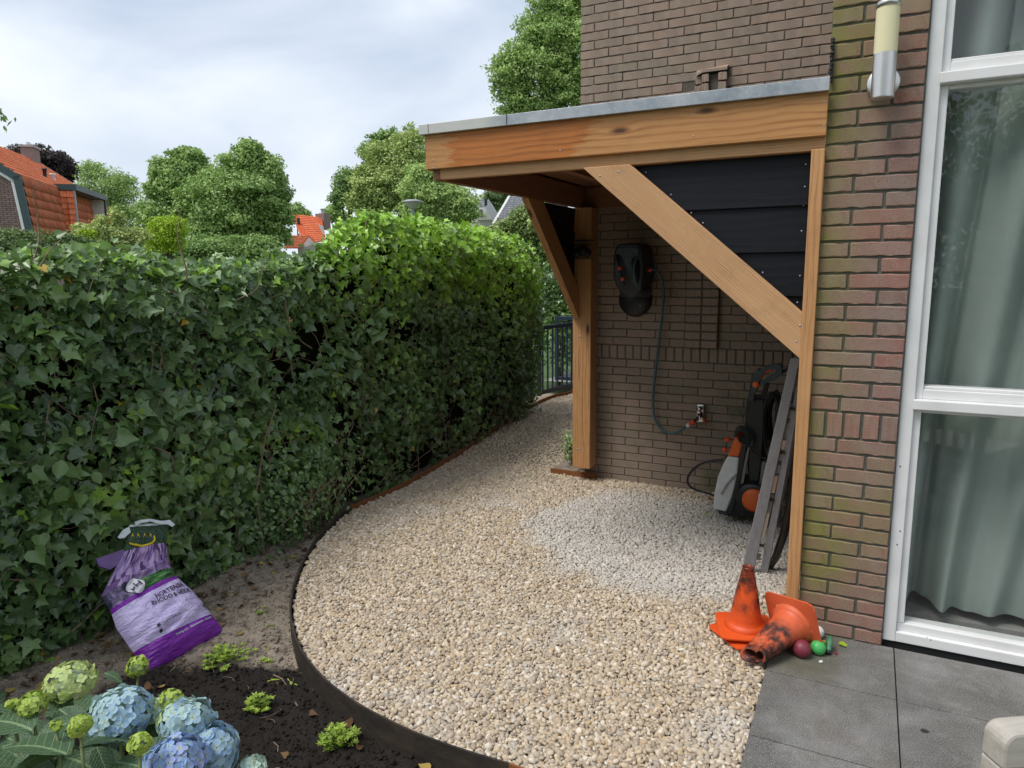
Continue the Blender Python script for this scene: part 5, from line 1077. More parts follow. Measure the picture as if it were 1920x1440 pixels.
for x, y, z, r, n in ((60, 1322, .36, .036, 26), (258, 1250, .28, .034, 20), (150, 1360, .42, .026, 18), (262, 1395, .42, .025, 18), (320, 1312, .36, .030, 14), (105, 1360, .40, .012, 5), (22, 1320, .36, .012, 5)):
    head(x, y, z, r, n, BUD, .95, .0085)
def hyd_leaf_mesh():
    ny, nx = 15, 9; V = []; uv_ = []; wprof = lambda v: .36*math.sin(math.pi*min(1, v**.85))**.8*(1-.25*v)+.001
    for j in range(ny):
        v = j/(ny-1)
        for i in range(nx):
            u = (i/(nx-1)-.5)*2; x = u*wprof(v)*(1+.03*((j % 2)*2-1)*(abs(u) > .95)); V.append((x, v, .16*abs(x)+.05*math.sin(v*2.5)-.28*v*v*.6+.012*math.sin(v*40-abs(u)*9)*abs(u))); uv_.append((x, v))
    Fc = []; 
    for j in range(ny-1):
        for i in range(nx-1): Fc.append((j*nx+i, j*nx+i+1, (j+1)*nx+i+1, (j+1)*nx+i))
    Fc = np.array(Fc); return arr_mesh('leaf', np.array(V), Fc, M['hyd_leaf'], np.zeros(len(Fc)), np.array(uv_)[Fc.ravel()], True)
HL = hyd_leaf_mesh()
def hleaf(bx, by, tx, ty, z0, z1, roll=0):
    p = Vector(atZ(bx, by, z0)); t = Vector(atZ(tx, ty, z1)); y_ = (t-p); s_ = y_.length; y_.normalize(); up = Vector((0, 0, 1)); x_ = y_.cross(up).normalized(); x_ = Matrix.Rotation(roll, 3, y_) @ x_; z_ = x_.cross(y_)
    Mx = Matrix(((x_[0]*s_, y_[0]*s_, z_[0]*s_, p[0]), (x_[1]*s_, y_[1]*s_, z_[1]*s_, p[1]), (x_[2]*s_, y_[2]*s_, z_[2]*s_, p[2]), (0, 0, 0, 1))); link(bpy.data.objects.new('leaf', HL), hyd, Mx)
for a in ((125, 1415, -10, 1385, .36, .36, .3), (120, 1412, 20, 1430, .33, .30), (148, 1402, 240, 1378, .36, .35, -.3), (155, 1345, 60, 1385, .34, .35), (60, 1370, -30, 1340, .33, .34), (90, 1300, 135, 1335, .30, .27), (260, 1420, 335, 1380, .33, .33, .2), (215, 1430, 300, 1445, .28, .28), (30, 1440, 110, 1450, .27, .26), (195, 1262, 232, 1278, .25, .22), (180, 1400, 205, 1460, .32, .25), (70, 1400, 10, 1460, .30, .25), (280, 1340, 310, 1395, .30, .27), (0, 1345, 45, 1350, .32, .30), (110, 1330, 160, 1370, .30, .27), (5, 1400, 60, 1440, .2, .2), (120, 1420, 200, 1450, .2, .2)):
    hleaf(*a)
for i in range(90):
    x, y = random.uniform(-60, 420), random.uniform(1340, 1520); z = random.uniform(-.02, .20)
    if x > 300 and y < 1400: continue
    a = random.uniform(0, 6.28); hleaf(x, y, x+75*math.cos(a), y+45*math.sin(a), z, z-.02)
# ------------------------------------------------------------------ potting soil bag
B0, B1 = atZ(289, 1261, -.125), atZ(426, 1188, -.125); T_ = atX(285, 982, -3.0); nb_ = np.cross(B1-B0, T_-B0); nb_ /= np.linalg.norm(nb_)
if nb_ @ (CAM-B0) < 0: nb_ = -nb_
def onbag(x, y): d = ray(x, y); return CAM+d*(((B0-CAM)@nb_)/(d@nb_))
brow = [(0, (289, 1261), (426, 1188)), (.1, (268, 1244), (412, 1172)), (.2, (250, 1224), (396, 1154)), (.4, (218, 1178), (360, 1110)), (.5, (208, 1148), (330, 1083)), (.62, (190, 1118), (322, 1066)), (.75, (206, 1085), (316, 1050)), (.85, (230, 1040), (312, 1022)), (.92, (238, 1012), (311, 1006)), (.96, (236, 996), (315, 992)), (1.0, (244, 984), (323, 979))]
def bagP(s, t, thick=1.):
    L_ = np.array([np.interp(t, [r[0] for r in brow], [r[1][k] for r in brow]) for k in (0, 1)]); R_ = np.array([np.interp(t, [r[0] for r in brow], [r[2][k] for r in brow]) for k in (0, 1)])
    q = L_+(R_-L_)*s; b = onbag(*q); e = min(1, 4*s*(1-s)*1.25)**.6; lo = np.interp(t, [0, .04, .12, .3, .5, .6, .68, .76, .82, .9, 1], [.0, .30, .62, .95, .72, .50, .55, .38, .42, .16, 0])
    wr = .011*math.sin(t*46+s*5+2*math.sin(s*9))*math.exp(-((t-.63)/.22)**2)*(e)+.0035*math.sin(t*70-s*14) * (1 if .2 < t < .9 else .4)+.012*math.exp(-((t-.60+.10*(s-.5))/.03)**2)-.010*math.exp(-((t-.70+.08*(s-.5))/.02)**2)
    return b+nb_*(.105*e*lo+wr*e)*thick
bag = thing('potting_soil_bag', (B0+B1)/2, 'purple and lilac plastic bag of potting soil leaning on the hedge', 'bag')
ns, nt_ = 44, 90
V = []; uv_ = []
for j in range(nt_):
    for i in range(ns): s_, t_ = i/(ns-1), j/(nt_-1); V.append(bagP(s_, t_)); uv_.append((s_, t_))
for j in range(nt_):
    for i in range(ns):
        s_, t_ = i/(ns-1), j/(nt_-1); p = bagP(s_, t_, 0.); e = min(1, 4*s_*(1-s_)*1.25)**.6*min(1, t_*8)*min(1, (1-t_)*4); V.append(p-nb_*.055*e); uv_.append((s_, t_))
Fc = []
for a in (0, ns*nt_):
    for j in range(nt_-1):
        for i in range(ns-1): q = a+j*ns+i; Fc.append((q, q+1, q+ns+1, q+ns) if a == 0 else (q, q+ns, q+ns+1, q+1))
Fc = np.array(Fc); uva = np.array(uv_)[Fc.ravel()]; me = arr_mesh('bag_film', np.array(V), Fc, M['bag'], np.zeros(len(Fc)), uva, True); link(bpy.data.objects.new('bag_film', me), bag)
m = MB()
for P_ in ([(218, 1010), (228, 996), (240, 990), (243, 1000), (231, 1011), (222, 1012)], [(250, 981), (262, 977), (280, 975), (300, 979), (316, 977), (326, 986), (320, 990), (312, 985), (298, 985), (280, 980), (262, 983), (253, 989)]):
    m.prism([onbag(*q)+nb_*.012 for q in P_], nb_*.0015)
m.build('torn_top_edge', M['bag_white'], bag)
m = MB(); P_ = [(180, 1048), (232, 1030), (236, 1050), (206, 1068), (186, 1062)]; m.prism([onbag(*q)+nb_*.002 for q in P_], -nb_*.01); o = m.build('folded_flap', M['flap'], bag)
def uvof(x, y):      # inverse of the bag rows for placing the print
    best = None
    for t in np.linspace(0, 1, 81):
        L_ = np.array([np.interp(t, [r[0] for r in brow], [r[1][k] for r in brow]) for k in (0, 1)]); R_ = np.array([np.interp(t, [r[0] for r in brow], [r[2][k] for r in brow]) for k in (0, 1)])
        d_ = R_-L_; s_ = ((np.array([x, y])-L_)@d_)/(d_@d_); e = np.linalg.norm(L_+d_*s_-np.array([x, y]))
        if best is None or e < best[0]: best = (e, s_, t)
    t0_, w_ = best[2], 1/80
    for _ in range(18):
        c_ = []
        for t in (t0_-w_/2, t0_, t0_+w_/2):
            t = min(1, max(0, t)); L_ = np.array([np.interp(t, [r[0] for r in brow], [r[1][k] for r in brow]) for k in (0, 1)]); R_ = np.array([np.interp(t, [r[0] for r in brow], [r[2][k] for r in brow]) for k in (0, 1)]); d_ = R_-L_; s_ = ((np.array([x, y])-L_)@d_)/(d_@d_); c_.append((np.linalg.norm(L_+d_*s_-np.array([x, y])), s_, t))
        b_ = min(c_); t0_ = b_[2]; w_ *= .6
    return b_[1], b_[2]
def text_on_bag(txt, x0, y0, x1, y1, hpx, mat, label=None, off=.0035):
    """text whose baseline runs (x0,y0)-(x1,y1), letter height hpx"""
    cu_ = bpy.data.curves.new('t', 'FONT'); cu_.body = txt; cu_.size = 1; cu_.resolution_u = 2; cu_.offset = .018 if hpx > 3 else 0.; to = bpy.data.objects.new('t', cu_); S.collection.objects.link(to); dg = bpy.context.evaluated_depsgraph_get(); me = bpy.data.meshes.new_from_object(to.evaluated_get(dg)); bpy.data.objects.remove(to)
    bm = bmesh.new(); bm.from_mesh(me); bmesh.ops.triangulate(bm, faces=bm.faces); xs_ = [v.co.x for v in bm.verts]; a, b = min(xs_), max(xs_); d_ = np.array([x1-x0, y1-y0], float); ln = np.linalg.norm(d_); d_ /= ln; nn2 = np.array([d_[1], -d_[0]])
    for v in bm.verts:
        q = np.array([x0, y0])+d_*((v.co.x-a)/(b-a)*ln)+nn2*(v.co.y/.70*hpx); s_, t_ = uvof(*q); v.co = Vector(bagP(min(1, max(0, s_)), t_)+nb_*off)
    me2 = bpy.data.meshes.new('lettering'); bm.to_mesh(me2); bm.free(); me2.materials.append(M[mat]); o = link(bpy.data.objects.new('lettering', me2), bag)
    if label: o['label'] = label
text_on_bag('HORTENSIA', 278, 1136, 334, 1108, 9., 'ink'); text_on_bag('RHODO & HEIDE', 270, 1150, 347, 1118, 8.5, 'ink'); text_on_bag('HORTENSIEN', 283, 1157, 352, 1130, 6.5, 'ink_pale'); text_on_bag('RHODO & HEIDE', 279, 1173, 352, 1142, 6.5, 'ink_pale')
text_on_bag('40L', 370, 1149, 386, 1143, 8, 'ink'); text_on_bag('Potting mix - Blumenerde - Substrat', 316, 1203, 388, 1165, 3.8, 'ink_white')
text_on_bag('hortensia rhodo azalea heide', 288, 1183, 334, 1160, 2.2, 'ink'); text_on_bag('terreau plantes de bruyere', 295, 1189, 326, 1174, 2.0, 'ink')
def disc_on_bag(x, y, r, mat, name, off=.004, k=20, ry=None):
    m = MB(); P_ = []
    for i in range(k): t = 2*math.pi*i/k; s_, t_ = uvof(x+r*math.cos(t), y+(ry or r)*math.sin(t)); P_.append(bagP(min(1, max(0, s_)), t_)+nb_*off)
    m.prism(P_, nb_*.0012); return m.build(name, M[mat], bag)
disc_on_bag(242, 1111, 15.5, 'ink_white', 'round_emblem', .006, 28); 
text_on_bag('pH', 233, 1119, 252, 1110, 11, 'ink', None, .015)
for x, y in ((279, 1188), (285, 1197)): disc_on_bag(x, y, 4, 'ink', 'printed_symbol', .004, 4)
m = MB(); ar = []
for i in range(15): t = math.radians(-15+i*12); ar.append((262+24*math.cos(t), 1012+17*math.sin(t)))
m.tube([bagP(*[min(1, max(0, c)) for c in uvof(*q)])+nb_*.006 for q in ar], [.002]+[.0045]*13+[.002], 5); m.build('yellow_emblem', M['ink_yellow'], bag)
for dx in (-16, -6, 6, 17):
    m = MB(); P_ = [(262+dx-3, 1012), (262+dx, 1002), (262+dx+3, 1012), (262+dx+1, 1007), (262+dx-1, 1007)]; m.prism([bagP(*[min(1, max(0, c)) for c in uvof(*q)])+nb_*.006 for q in P_], nb_*.001); m.build('yellow_emblem', M['ink_yellow'], bag)
# ------------------------------------------------------------------ teak chair at the lower right
ch = thing('garden_chair', (.42, 1.35, 0), 'weathered grey teak chair with rounded back rail at the patio edge', 'chair')
ca = atZ(1845, 1345, .85); cdir = atZ(1920, 1339, .85)-ca; cdir[2] = 0; cdir /= np.linalg.norm(cdir); cn_ = np.array([-cdir[1], cdir[0], 0])
Mx = frame_M((ca[0]+cn_[0]*-.0, ca[1]+cn_[1]*-.0, .0), cdir, cn_)
def cb_(name, a, b, bev=.004, shape=None):
    m = MB(); m.box(a, b); return m.build(name, M['teak'], ch, Mx, bevel=bev, seg=3)
m = MB(); rr = .022; prof = [(0, .79)]+[(rr-rr*math.cos(t), .85-rr+rr*math.sin(t)) for t in np.linspace(0, math.pi/2, 6)]+[(.52-rr+rr*math.sin(t), .85-rr+rr*math.cos(t)) for t in np.linspace(0, math.pi/2, 6)]+[(.52, .79)]
m.prism([(x, -.045, z) for x, z in prof][::-1], (0, .045, 0)); m.build('back_rail', M['teak'], ch, Mx, bevel=.005, seg=2)
cb_('back_leg', (.0, -.045, 0), (.045, 0, .79)); cb_('back_leg', (.475, -.045, 0), (.52, 0, .79))
for i in range(6): cb_('back_slat', (.075+i*.068, -.035, .46), (.105+i*.068, -.015, .79))
cb_('lower_rail', (.045, -.04, .42), (.475, -.01, .46)); cb_('seat', (0, -.50, .42), (.52, -.045, .445)); cb_('front_leg', (0, -.50, 0), (.045, -.455, .42)); cb_('front_leg', (.475, -.50, 0), (.52, -.455, .42))
# ------------------------------------------------------------------ street lamp
lp = atY(773, 376, 10.); sl_ = thing('street_lamp', (lp[0], lp[1], -.3), 'grey street lamp with conical white top rising behind the hedge', 'street lamp')
u1 = 17.*1.25/F
m = MB(); m.tube([(lp[0], lp[1], -.3), (lp[0], lp[1], lp[2]-.12)], [.045, .03], 12); m.build('lamp_post', M['lead'], sl_, smooth=True)
m = MB(); m.lathe((lp[0], lp[1], lp[2]-.13), [(.032, 0), (.055, .02), (.14, .095), (.150, .105)], 24); m.build('lamp_glass', M['white_pl'], sl_, smooth=True)
m = MB(); m.lathe((lp[0], lp[1], lp[2]-.025), [(.165, 0), (.165, .012), (.10, .035), (.0, .045)], 24); m.build('lamp_top', M['lead'], sl_, smooth=True)
# ------------------------------------------------------------------ trees
def tree(name, label, blobs, D, mat, n, leaf, trunk=True, tones=(0, 1), group='trees beyond the hedge', cat='tree', up=.35, ground=-.3, kind='quad', depthf=1.0, trunkpx=None, ragged=.28, clumps=34):
    leaf = leaf*.50; n = int(n*1.25)
    """blobs: (px,py,rx,ry) ellipses seen from the camera; built as ellipsoids at distance D (depth offset optional 5th)"""
    k = D/F*1.0; B = []
    for b in blobs:
        off = b[4] if len(b) > 4 else 0
        c = atD(b[0], b[1], D+off); sc_ = np.linalg.norm(c-CAM)/F/math.sqrt(1+((b[0]-960)/F)**2+((b[1]-720)/F)**2)
        B.append((c, b[2]*sc_, b[3]*sc_, min(b[2], b[3])*sc_*depthf))
    cx, cy = B[0][0][0], B[0][0][1]
    if trunkpx: q = atD(trunkpx, 480, D); cx, cy = q[0], q[1]
    root = thing(name, (cx, cy, ground), label, cat, group); ar = np.array([b[1]*b[2] for b in B]); ar /= ar.sum(); Ps = []; Ns = []; Ts = []
    for b, a in zip(B, ar):
        m_ = max(40, int(n*a*2.3)); rt = np.array([cr[0], cr[1], 0]); ft = np.array([-cr[1], cr[0], 0]); ax3 = np.array([rt, ft, [0, 0, 1.]]); rad3 = np.array([b[1], b[3], b[2]])
        nc = int(clumps); cd = rng.normal(0, 1, (nc, 3)); cd[:, 2] = cd[:, 2]*.9+.25; cd /= np.linalg.norm(cd, axis=1)[:, None]; crr = rng.uniform(.70, 1.10+ragged*.4, nc); cs = rng.uniform(.18, .40, nc)*(1.25 if ragged < .15 else 1.); out_ = rng.random(nc) < (.22 if ragged > .15 else 0); crr = np.where(out_, rng.uniform(1.1, 1.32, nc), crr); cs = np.where(out_, cs*.55, cs)
        wc_ = cs**2; ci = rng.choice(nc, m_, p=wc_/wc_.sum()); dv = rng.normal(0, 1, (m_, 3)); nd = np.linalg.norm(dv, axis=1)[:, None]; dv /= nd; rr = (rng.random(m_)**.5)*1.15
        L3 = cd[ci]*crr[ci][:, None]*(1-cs[ci][:, None]*.6)+dv*(rr*cs[ci])[:, None]*np.array([1.3, 1.3, .75])
        base_ = rng.random(m_) < .36; L3 = np.where(base_[:, None], dv*(1.0*rng.power(2.6, m_))[:, None], L3)
        P_ = b[0]+(L3*rad3)@ax3; Ps.append(P_); Ns.append((cd[ci]*.6+dv*.8)@ax3); Ts.append(rng.random(nc)[ci]-.5)
    P_ = np.concatenate(Ps); N_ = np.concatenate(Ns); rr = np.concatenate(Ts); m_ = len(P_)
    cln = np.sin(P_@rng.normal(0, 2.2/leaf/6, 3))*np.sin(P_@rng.normal(0, 2.2/leaf/6, 3)+1)
    keep = rng.random(m_) < .9+.3*cln; P_, N_, rr, cln = P_[keep], N_[keep], rr[keep], cln[keep]; m_ = len(P_)
    tn_ = (tones[0]+(tones[1]-tones[0])*(.52+.15*cln+.30*rr+rng.normal(0, .17, m_))).clip(0, 1)
    sz_ = rng.lognormal(math.log(leaf), .3, m_); V, Fc, tt, uv = leaf_arrays(P_, N_*.7+np.array([[0, 0, up+.35]])+jit(m_, .75), rng.normal(0, 1, (m_, 3)), sz_, DI_T, QD_F, tn_, .3, rng.uniform(1, 1.6, m_))
    o = link(bpy.data.objects.new('crown', leaf_mesh('crown', V, Fc, tt, uv, M[mat])), root)
    if trunk:
        m = MB(); top = max(b[0][2] for b in B); r_ = max(.05, .022*(top-ground)); m.tube([(cx, cy, ground), (cx+.1, cy, ground+(top-ground)*.4), (cx, cy+.1, ground+(top-ground)*.75)], [r_, r_*.75, r_*.4], 8)
        for b in B:
            j = np.array([cx, cy, ground+(b[0][2]-ground)*.45]); e = b[0]; m.tube([j, (j+e)/2+np.array([0, 0, -.1*(top-ground)*.2]), e], [r_*.5, r_*.35, r_*.15], 6)
        m.build('trunk', M['bark'], root)
    return root
tree('copper_beech', 'dark purple copper beech behind the orange roofed house', [(48, 292, 38, 18), (95, 310, 45, 26), (122, 322, 24, 26), (85, 300, 30, 18), (60, 300, 50, 24, 3)], 60, 'beech', 9000, .26, tones=(.1, .9), ragged=.35)
tree('loose_tree', 'light green tree with loose crown between the house and the big trees', [(195, 345, 40, 38), (222, 375, 42, 34), (175, 325, 22, 22), (232, 345, 22, 22), (215, 410, 58, 34), (160, 360, 18, 24)], 52, 'tree', 9000, .20, tones=(.3, 1.1), ragged=.4)
tree('broad_tree', 'large dark green tree left of the pair behind the hedge', [(350, 345, 62, 52), (318, 352, 36, 42), (352, 300, 34, 26), (375, 380, 60, 52), (310, 400, 48, 46), (300, 322, 22, 18)], 24, 'tree', 20000, .15, tones=(.15, .95))
tree('round_tree', 'large leafy green tree right of the pair behind the hedge', [(440, 375, 84, 66), (462, 310, 42, 38), (495, 350, 46, 62), (515, 415, 34, 46), (430, 420, 80, 46), (468, 280, 24, 20), (520, 380, 24, 40)], 22, 'tree', 30000, .14, tones=(.2, 1.0))
tree('distant_tree', 'small hazy tree at the right edge of the large pair', [(556, 400, 14, 20), (572, 404, 12, 10)], 60, 'tree', 900, .3, tones=(.4, 1.)); tree('distant_tree', 'small round tree right of the far orange roof', [(628, 402, 22, 16), (640, 408, 18, 10)], 52, 'tree', 1200, .3, tones=(.4, 1.))
tree('blue_green_tree', 'blue green leafy tree at the left of the light green one', [(652, 350, 28, 34), (640, 372, 22, 22), (712, 300, 36, 34), (728, 275, 38, 30)], 34, 'tree', 8000, .20, tones=(.05, .7), ragged=.35)
tree('feathery_tree', 'light yellow green feathery tree behind the street lamp', [(745, 318, 62, 52), (715, 352, 50, 42), (780, 282, 40, 40), (770, 350, 60, 50), (700, 380, 50, 30), (690, 330, 25, 22)], 28, 'conifer', 22000, .15, tones=(.45, 1.2))
tree('bright_tree', 'small bright green tree under the corner of the carport roof', [(800, 365, 50, 44), (790, 335, 32, 30), (850, 380, 42, 34), (820, 400, 70, 32), (865, 392, 30, 30)], 17, 'tree', 14000, .10, tones=(.55, 1.25))
tree('tall_tree', 'tall leafy tree rising above the carport roof beside the house', [(1045, 60, 55, 60), (1010, 120, 55, 55), (960, 140, 44, 34), (1060, 150, 50, 50), (1000, 190, 62, 34), (1060, 20, 40, 50), (1120, 80, 80, 90), (950, 120, 26, 22), (970, 160, 36, 26), (975, 105, 36, 36), (1010, 60, 40, 50), (950, 165, 30, 24), (990, 205, 50, 26), (1030, -20, 50, 50), (1110, 180, 80, 50)], 19, 'tree', 30000, .115, tones=(.35, 1.1), ragged=.38)
tree('dark_tree', 'dark conifer between the two grey roofs', [(930, 378, 26, 22), (948, 366, 20, 16)], 46, 'conifer', 2600, .24, tones=(-.1, .4))
tree('conifer_shrub', 'olive green conifer shrub beyond the ivy beside the brace', [(985, 425, 40, 40), (960, 445, 46, 30), (1010, 460, 36, 34), (1000, 400, 24, 24), (1025, 480, 30, 30)], 11.5, 'conifer', 9000, .07, tones=(.1, 1.), cat='shrub', group='shrubs beyond the hedge')
tree('laurel_shrub', 'dark laurel shrub behind the navy gate', [(1045, 560, 45, 40), (1020, 530, 30, 40), (1080, 570, 40, 50), (1050, 640, 60, 60), (1040, 600, 50, 40), (1085, 520, 40, 40)], 11.0, 'ivy', 3000, .10, tones=(.1, .65), cat='shrub', group='shrubs beyond the hedge', trunk=True)
ch_ = tree('clipped_hedge', 'dark green clipped conifer hedge in front of the brick gable', [(-10, 480, 50, 55), (30, 478, 50, 52), (75, 474, 52, 46), (120, 472, 40, 40), (160, 478, 36, 30), (-60, 480, 60, 60)], 8.5, 'conifer', 16000, .045, tones=(-.05, .55), cat='hedge', group='shrubs beyond the hedge', trunk=True, ragged=.10)
tree('wispy_shrub', 'wispy yellow green shrub growing in front of the dormer', [(175, 445, 34, 26), (205, 440, 34, 22), (240, 452, 30, 22), (150, 432, 14, 14), (215, 405, 10, 16), (190, 415, 12, 12), (262, 440, 18, 14), (228, 408, 7, 14)], 9.5, 'conifer', 4200, .045, tones=(.7, 1.4), cat='shrub', group='shrubs beyond the hedge', ragged=.5)
tree('golden_shrub', 'round golden green shrub rising above the hedge', [(312, 432, 38, 26), (318, 418, 28, 14), (310, 455, 40, 22)], 13, 'lime', 5200, .055, tones=(0, .9), cat='shrub', group='shrubs beyond the hedge', ragged=.08)
tree('yellow_shrub', 'small yellow leaved shrub before the clipped hedge', [(165, 438, 14, 8), (152, 446, 10, 8)], 9.0, 'lime', 500, .04, tones=(.1, .9), cat='shrub', group='shrubs beyond the hedge')
# branch entering at the left edge
br = thing('tree_branch', atD(-30, 180, 9.), 'drooping leafy branch tip at the left edge of the view', 'branch')
m = MB(); bp_ = [atD(-60, 150, 9.), atD(-30, 175, 9.), atD(-8, 195, 9.), atD(-2, 225, 9.)]; m.tube(bp_, [.02, .014, .008, .004], 6); m.build('twig', M['bark'], br)
nn_ = 130; q = rng.random(nn_); Pq = np.array([np.array(bp_[0])+(np.array(bp_[3])-np.array(bp_[0]))*t for t in q])+rng.normal(0, .06, (nn_, 3)); V, Fc, tt, uv = leaf_arrays(Pq, jit(nn_, 1.), np.array([[.3, 0, -1.]])+jit(nn_, .4), rng.uniform(.05, .09, nn_), np.array(DI_T)*[.8, 1], QD_F, rng.uniform(0, .6, nn_)); link(bpy.data.objects.new('foliage', leaf_mesh('foliage', V, Fc, tt, uv, M['tree'])), br)
# ------------------------------------------------------------------ houses
def tiled(root, parent, name, P00, du, nu, dv, nv, mat, up, h=.05, kind='stuff'):
    """pantile surface: P00 corner, du/dv step vectors, up normal"""
    P00, du, dv, up = [np.array(a, float) for a in (P00, du, dv, up)]; pr_ = [(0, .0), (.25, 1.), (.5, .25), (.75, 0.), (1., .0)]; V = []; Fc = []; tn_ = []
    for j in range(nv):
        for i in range(nu):
            b = len(V); 
            for (a, hh) in pr_: V.append(P00+du*(i+a)+dv*j+up*h*hh)
            for (a, hh) in pr_: V.append(P00+du*(i+a)+dv*(j+1.04)+up*(h*hh+h*.9))
            for (a, hh) in pr_: V.append(P00+du*(i+a)+dv*(j+1.04)+up*(h*hh-h*.1))
            t = random.random()*.9
            for q in range(4): Fc += [(b+q, b+q+1, b+q+6, b+q+5), (b+5+q, b+6+q, b+11+q, b+10+q)]; tn_ += [t, t]
    me = arr_mesh(name, np.array(V), np.array(Fc), M[mat], tn_); o = link(bpy.data.objects.new(name, me), parent)
    if kind: o['kind'] = kind
    return o
gh = thing('gambrel_house', atY(62, 430, 16.), 'brick house with steep orange tiled gambrel roof and dormer at left', 'house')
ud = np.array([-.673, .740, 0]); vd = np.array([.740, .673, 0]); zz = np.array([0, 0, 1.])
Kn = atY(40, 331, 16.)
def proj_(P): d = np.array(P)-CAM; z = d@cf; return np.array([960+F*(d@cr)/z, 720-F*(d@cu)/z])
def solve_plane(P, a, b, x, y):      # P + s*a + t*b seen at x,y
    d = ray(x, y); A_ = np.column_stack([a, b, -d]); return np.linalg.solve(A_, CAM-P)[:2]
s_, t_ = solve_plane(Kn, vd, -zz, 63, 432); footv, footz = s_, t_
ts = [solve_plane(Kn, ud, zz, 193, 376)]; Lk = ts[0][0]; Kf = Kn+ud*Lk
rs, rt_ = solve_plane(Kf, -vd, zz, 68, 303); 
nj = np.cross(ud, vd*footv-zz*footz); nj /= np.linalg.norm(nj); nj = nj if nj@(CAM-Kn) > 0 else -nj
nu_ = max(8, int(Lk/.22)); dvv = (vd*footv-zz*footz); ln = np.linalg.norm(dvv); ext = 1.25; nv_ = int(ln*ext/.34)
tiled(gh, gh, 'roof_tiles', Kn+ud*0, ud*Lk/nu_, nu_, dvv*ext/nv_, nv_, 'tile_old', nj, .045)
dr = (-vd*rs+zz*rt_); nr = np.cross(ud, dr); nr /= np.linalg.norm(nr); nr = nr if nr[2] > 0 else -nr; nv2 = max(6, int(np.linalg.norm(dr)/.34))
tiled(gh, gh, 'roof_tiles', Kn+dr, ud*Lk/nu_, nu_, -dr/nv2, nv2, 'tile_orange', nr, .045)
m = MB(); e_ = -ud*.06
gp = [Kn+dvv*2.2, Kn, Kn+dr, Kn+dr-vd*rs-zz*rt_, Kn+dr-vd*rs*2.2-zz*rt_*3.2]; gp = [p+ud*.05 for p in gp]; m.prism([gp[0], gp[1], gp[2], gp[3], gp[4]], ud*.25); gw = m.build('gable_wall', M['mortar'], gh, fixn=True)
# gable bricks seen above the clipped hedge
bm_ = MB(); cnt = 0
Wd = -vd
for j in range(46):
    z0 = Kn[2]-2.9+j*.073
    for i in range(22):
        a0 = i*.24-(.12 if j % 2 else 0)-1.2; p = Kn+Wd*a0; p = np.array([p[0], p[1], z0])
        # keep inside the gambrel outline
        dz = Kn[2]-z0; lim = -footv*(dz/footz) if dz > 0 else rs*(-dz/rt_)
        if a0 < lim+.14: continue
        if a0 > 3.4: continue
        q = p-ud*.012; bm_.add([q, q+Wd*.225, q+Wd*.225+zz*.058, q+zz*.058, q+ud*.06, q+Wd*.225+ud*.06, q+Wd*.225+zz*.058+ud*.06, q+zz*.058+ud*.06], [(0, 1, 2, 3), (4, 5, 1, 0), (5, 6, 2, 1), (6, 7, 3, 2), (7, 4, 0, 3)], random.random())
o = bm_.build('gable_bricks', M['brick_far'], gh); o['kind'] = 'stuff'
def bar(root, name, a, b, w_, d_, mat, up_):
    a, b, up_ = np.array(a, float), np.array(b, float), np.array(up_, float); L_ = np.linalg.norm(b-a); Mx = frame_M(a, b-a, up_); m = MB(); m.box((0, -w_/2, -d_/2), (L_, w_/2, d_/2)); return m.build(name, M[mat], root, Mx)
of = -ud*.10
inn = np.cross(ud, dvv); 
for a, b in ((Kn, Kn+dvv*2.2), (Kn+(dr*1.0), Kn)):
    dd_ = (b-a)/np.linalg.norm(b-a); w1_ = np.cross(ud, dd_); w1_ = w1_ if w1_@(Kn+vd*-2-zz*2-Kn) > 0 else -w1_
    bar(gh, 'barge_board', a+of+w1_*.11+dd_*-.02, b+of+w1_*.11, .24, .10, 'green_trim', w1_); bar(gh, 'verge_trim', a+of*.6+w1_*.29, b+of*.6+w1_*.29, .10, .08, 'white', w1_)
bar(gh, 'verge_trim', Kf+dr, Kf, .10, .14, 'lead', zz)
tiled(gh, gh, 'roof_tiles', Kf+ud*.1, ud*.24, 2, dvv*ext/nv_, nv_, 'tile_orange', nj, .04)
# chimney
cp = solve_plane(Kn+dr, ud, zz, 50, 300); C0 = Kn+dr+ud*(cp[0]-.35)-vd*.1; cw = .95
m = MB(); m.prism([C0-zz*.6, C0+ud*cw-zz*.6, C0+ud*cw+vd*.5-zz*.6, C0+vd*.5-zz*.6], zz*1.05); cm_ = m.build('chimney', M['brick_far'], gh)
m = MB(); m.prism([C0-ud*.06-vd*.06+zz*.45, C0+ud*(cw+.06)-vd*.06+zz*.45, C0+ud*(cw+.06)+vd*.56+zz*.45, C0-ud*.06+vd*.56+zz*.45], zz*.10); m.build('chimney_cap', M['render_g'], cm_)
m = MB(); m.lathe(C0+ud*.3+vd*.25+zz*.55, [(.09, 0), (.09, .16), (.0, .16)], 12); m.build('chimney_pot', M['white_pl'], cm_)
def onroof(x, y): s__, t__ = solve_plane(Kn, ud, dr, x, y); return Kn+ud*s__+dr*t__
for (x, y, h_, r_, mt) in ((85, 334, .42, .075, 'black'), (100, 338, .30, .10, 'render_w')):
    p = onroof(x, y); m = MB(); m.lathe(p-zz*.1, [(r_*1.3, 0), (r_, .1), (r_, h_), (r_*1.3, h_+.02), (r_*1.3, h_+.09), (0, h_+.09)], 14); m.build('roof_vent', M[mt], gh, smooth=True)
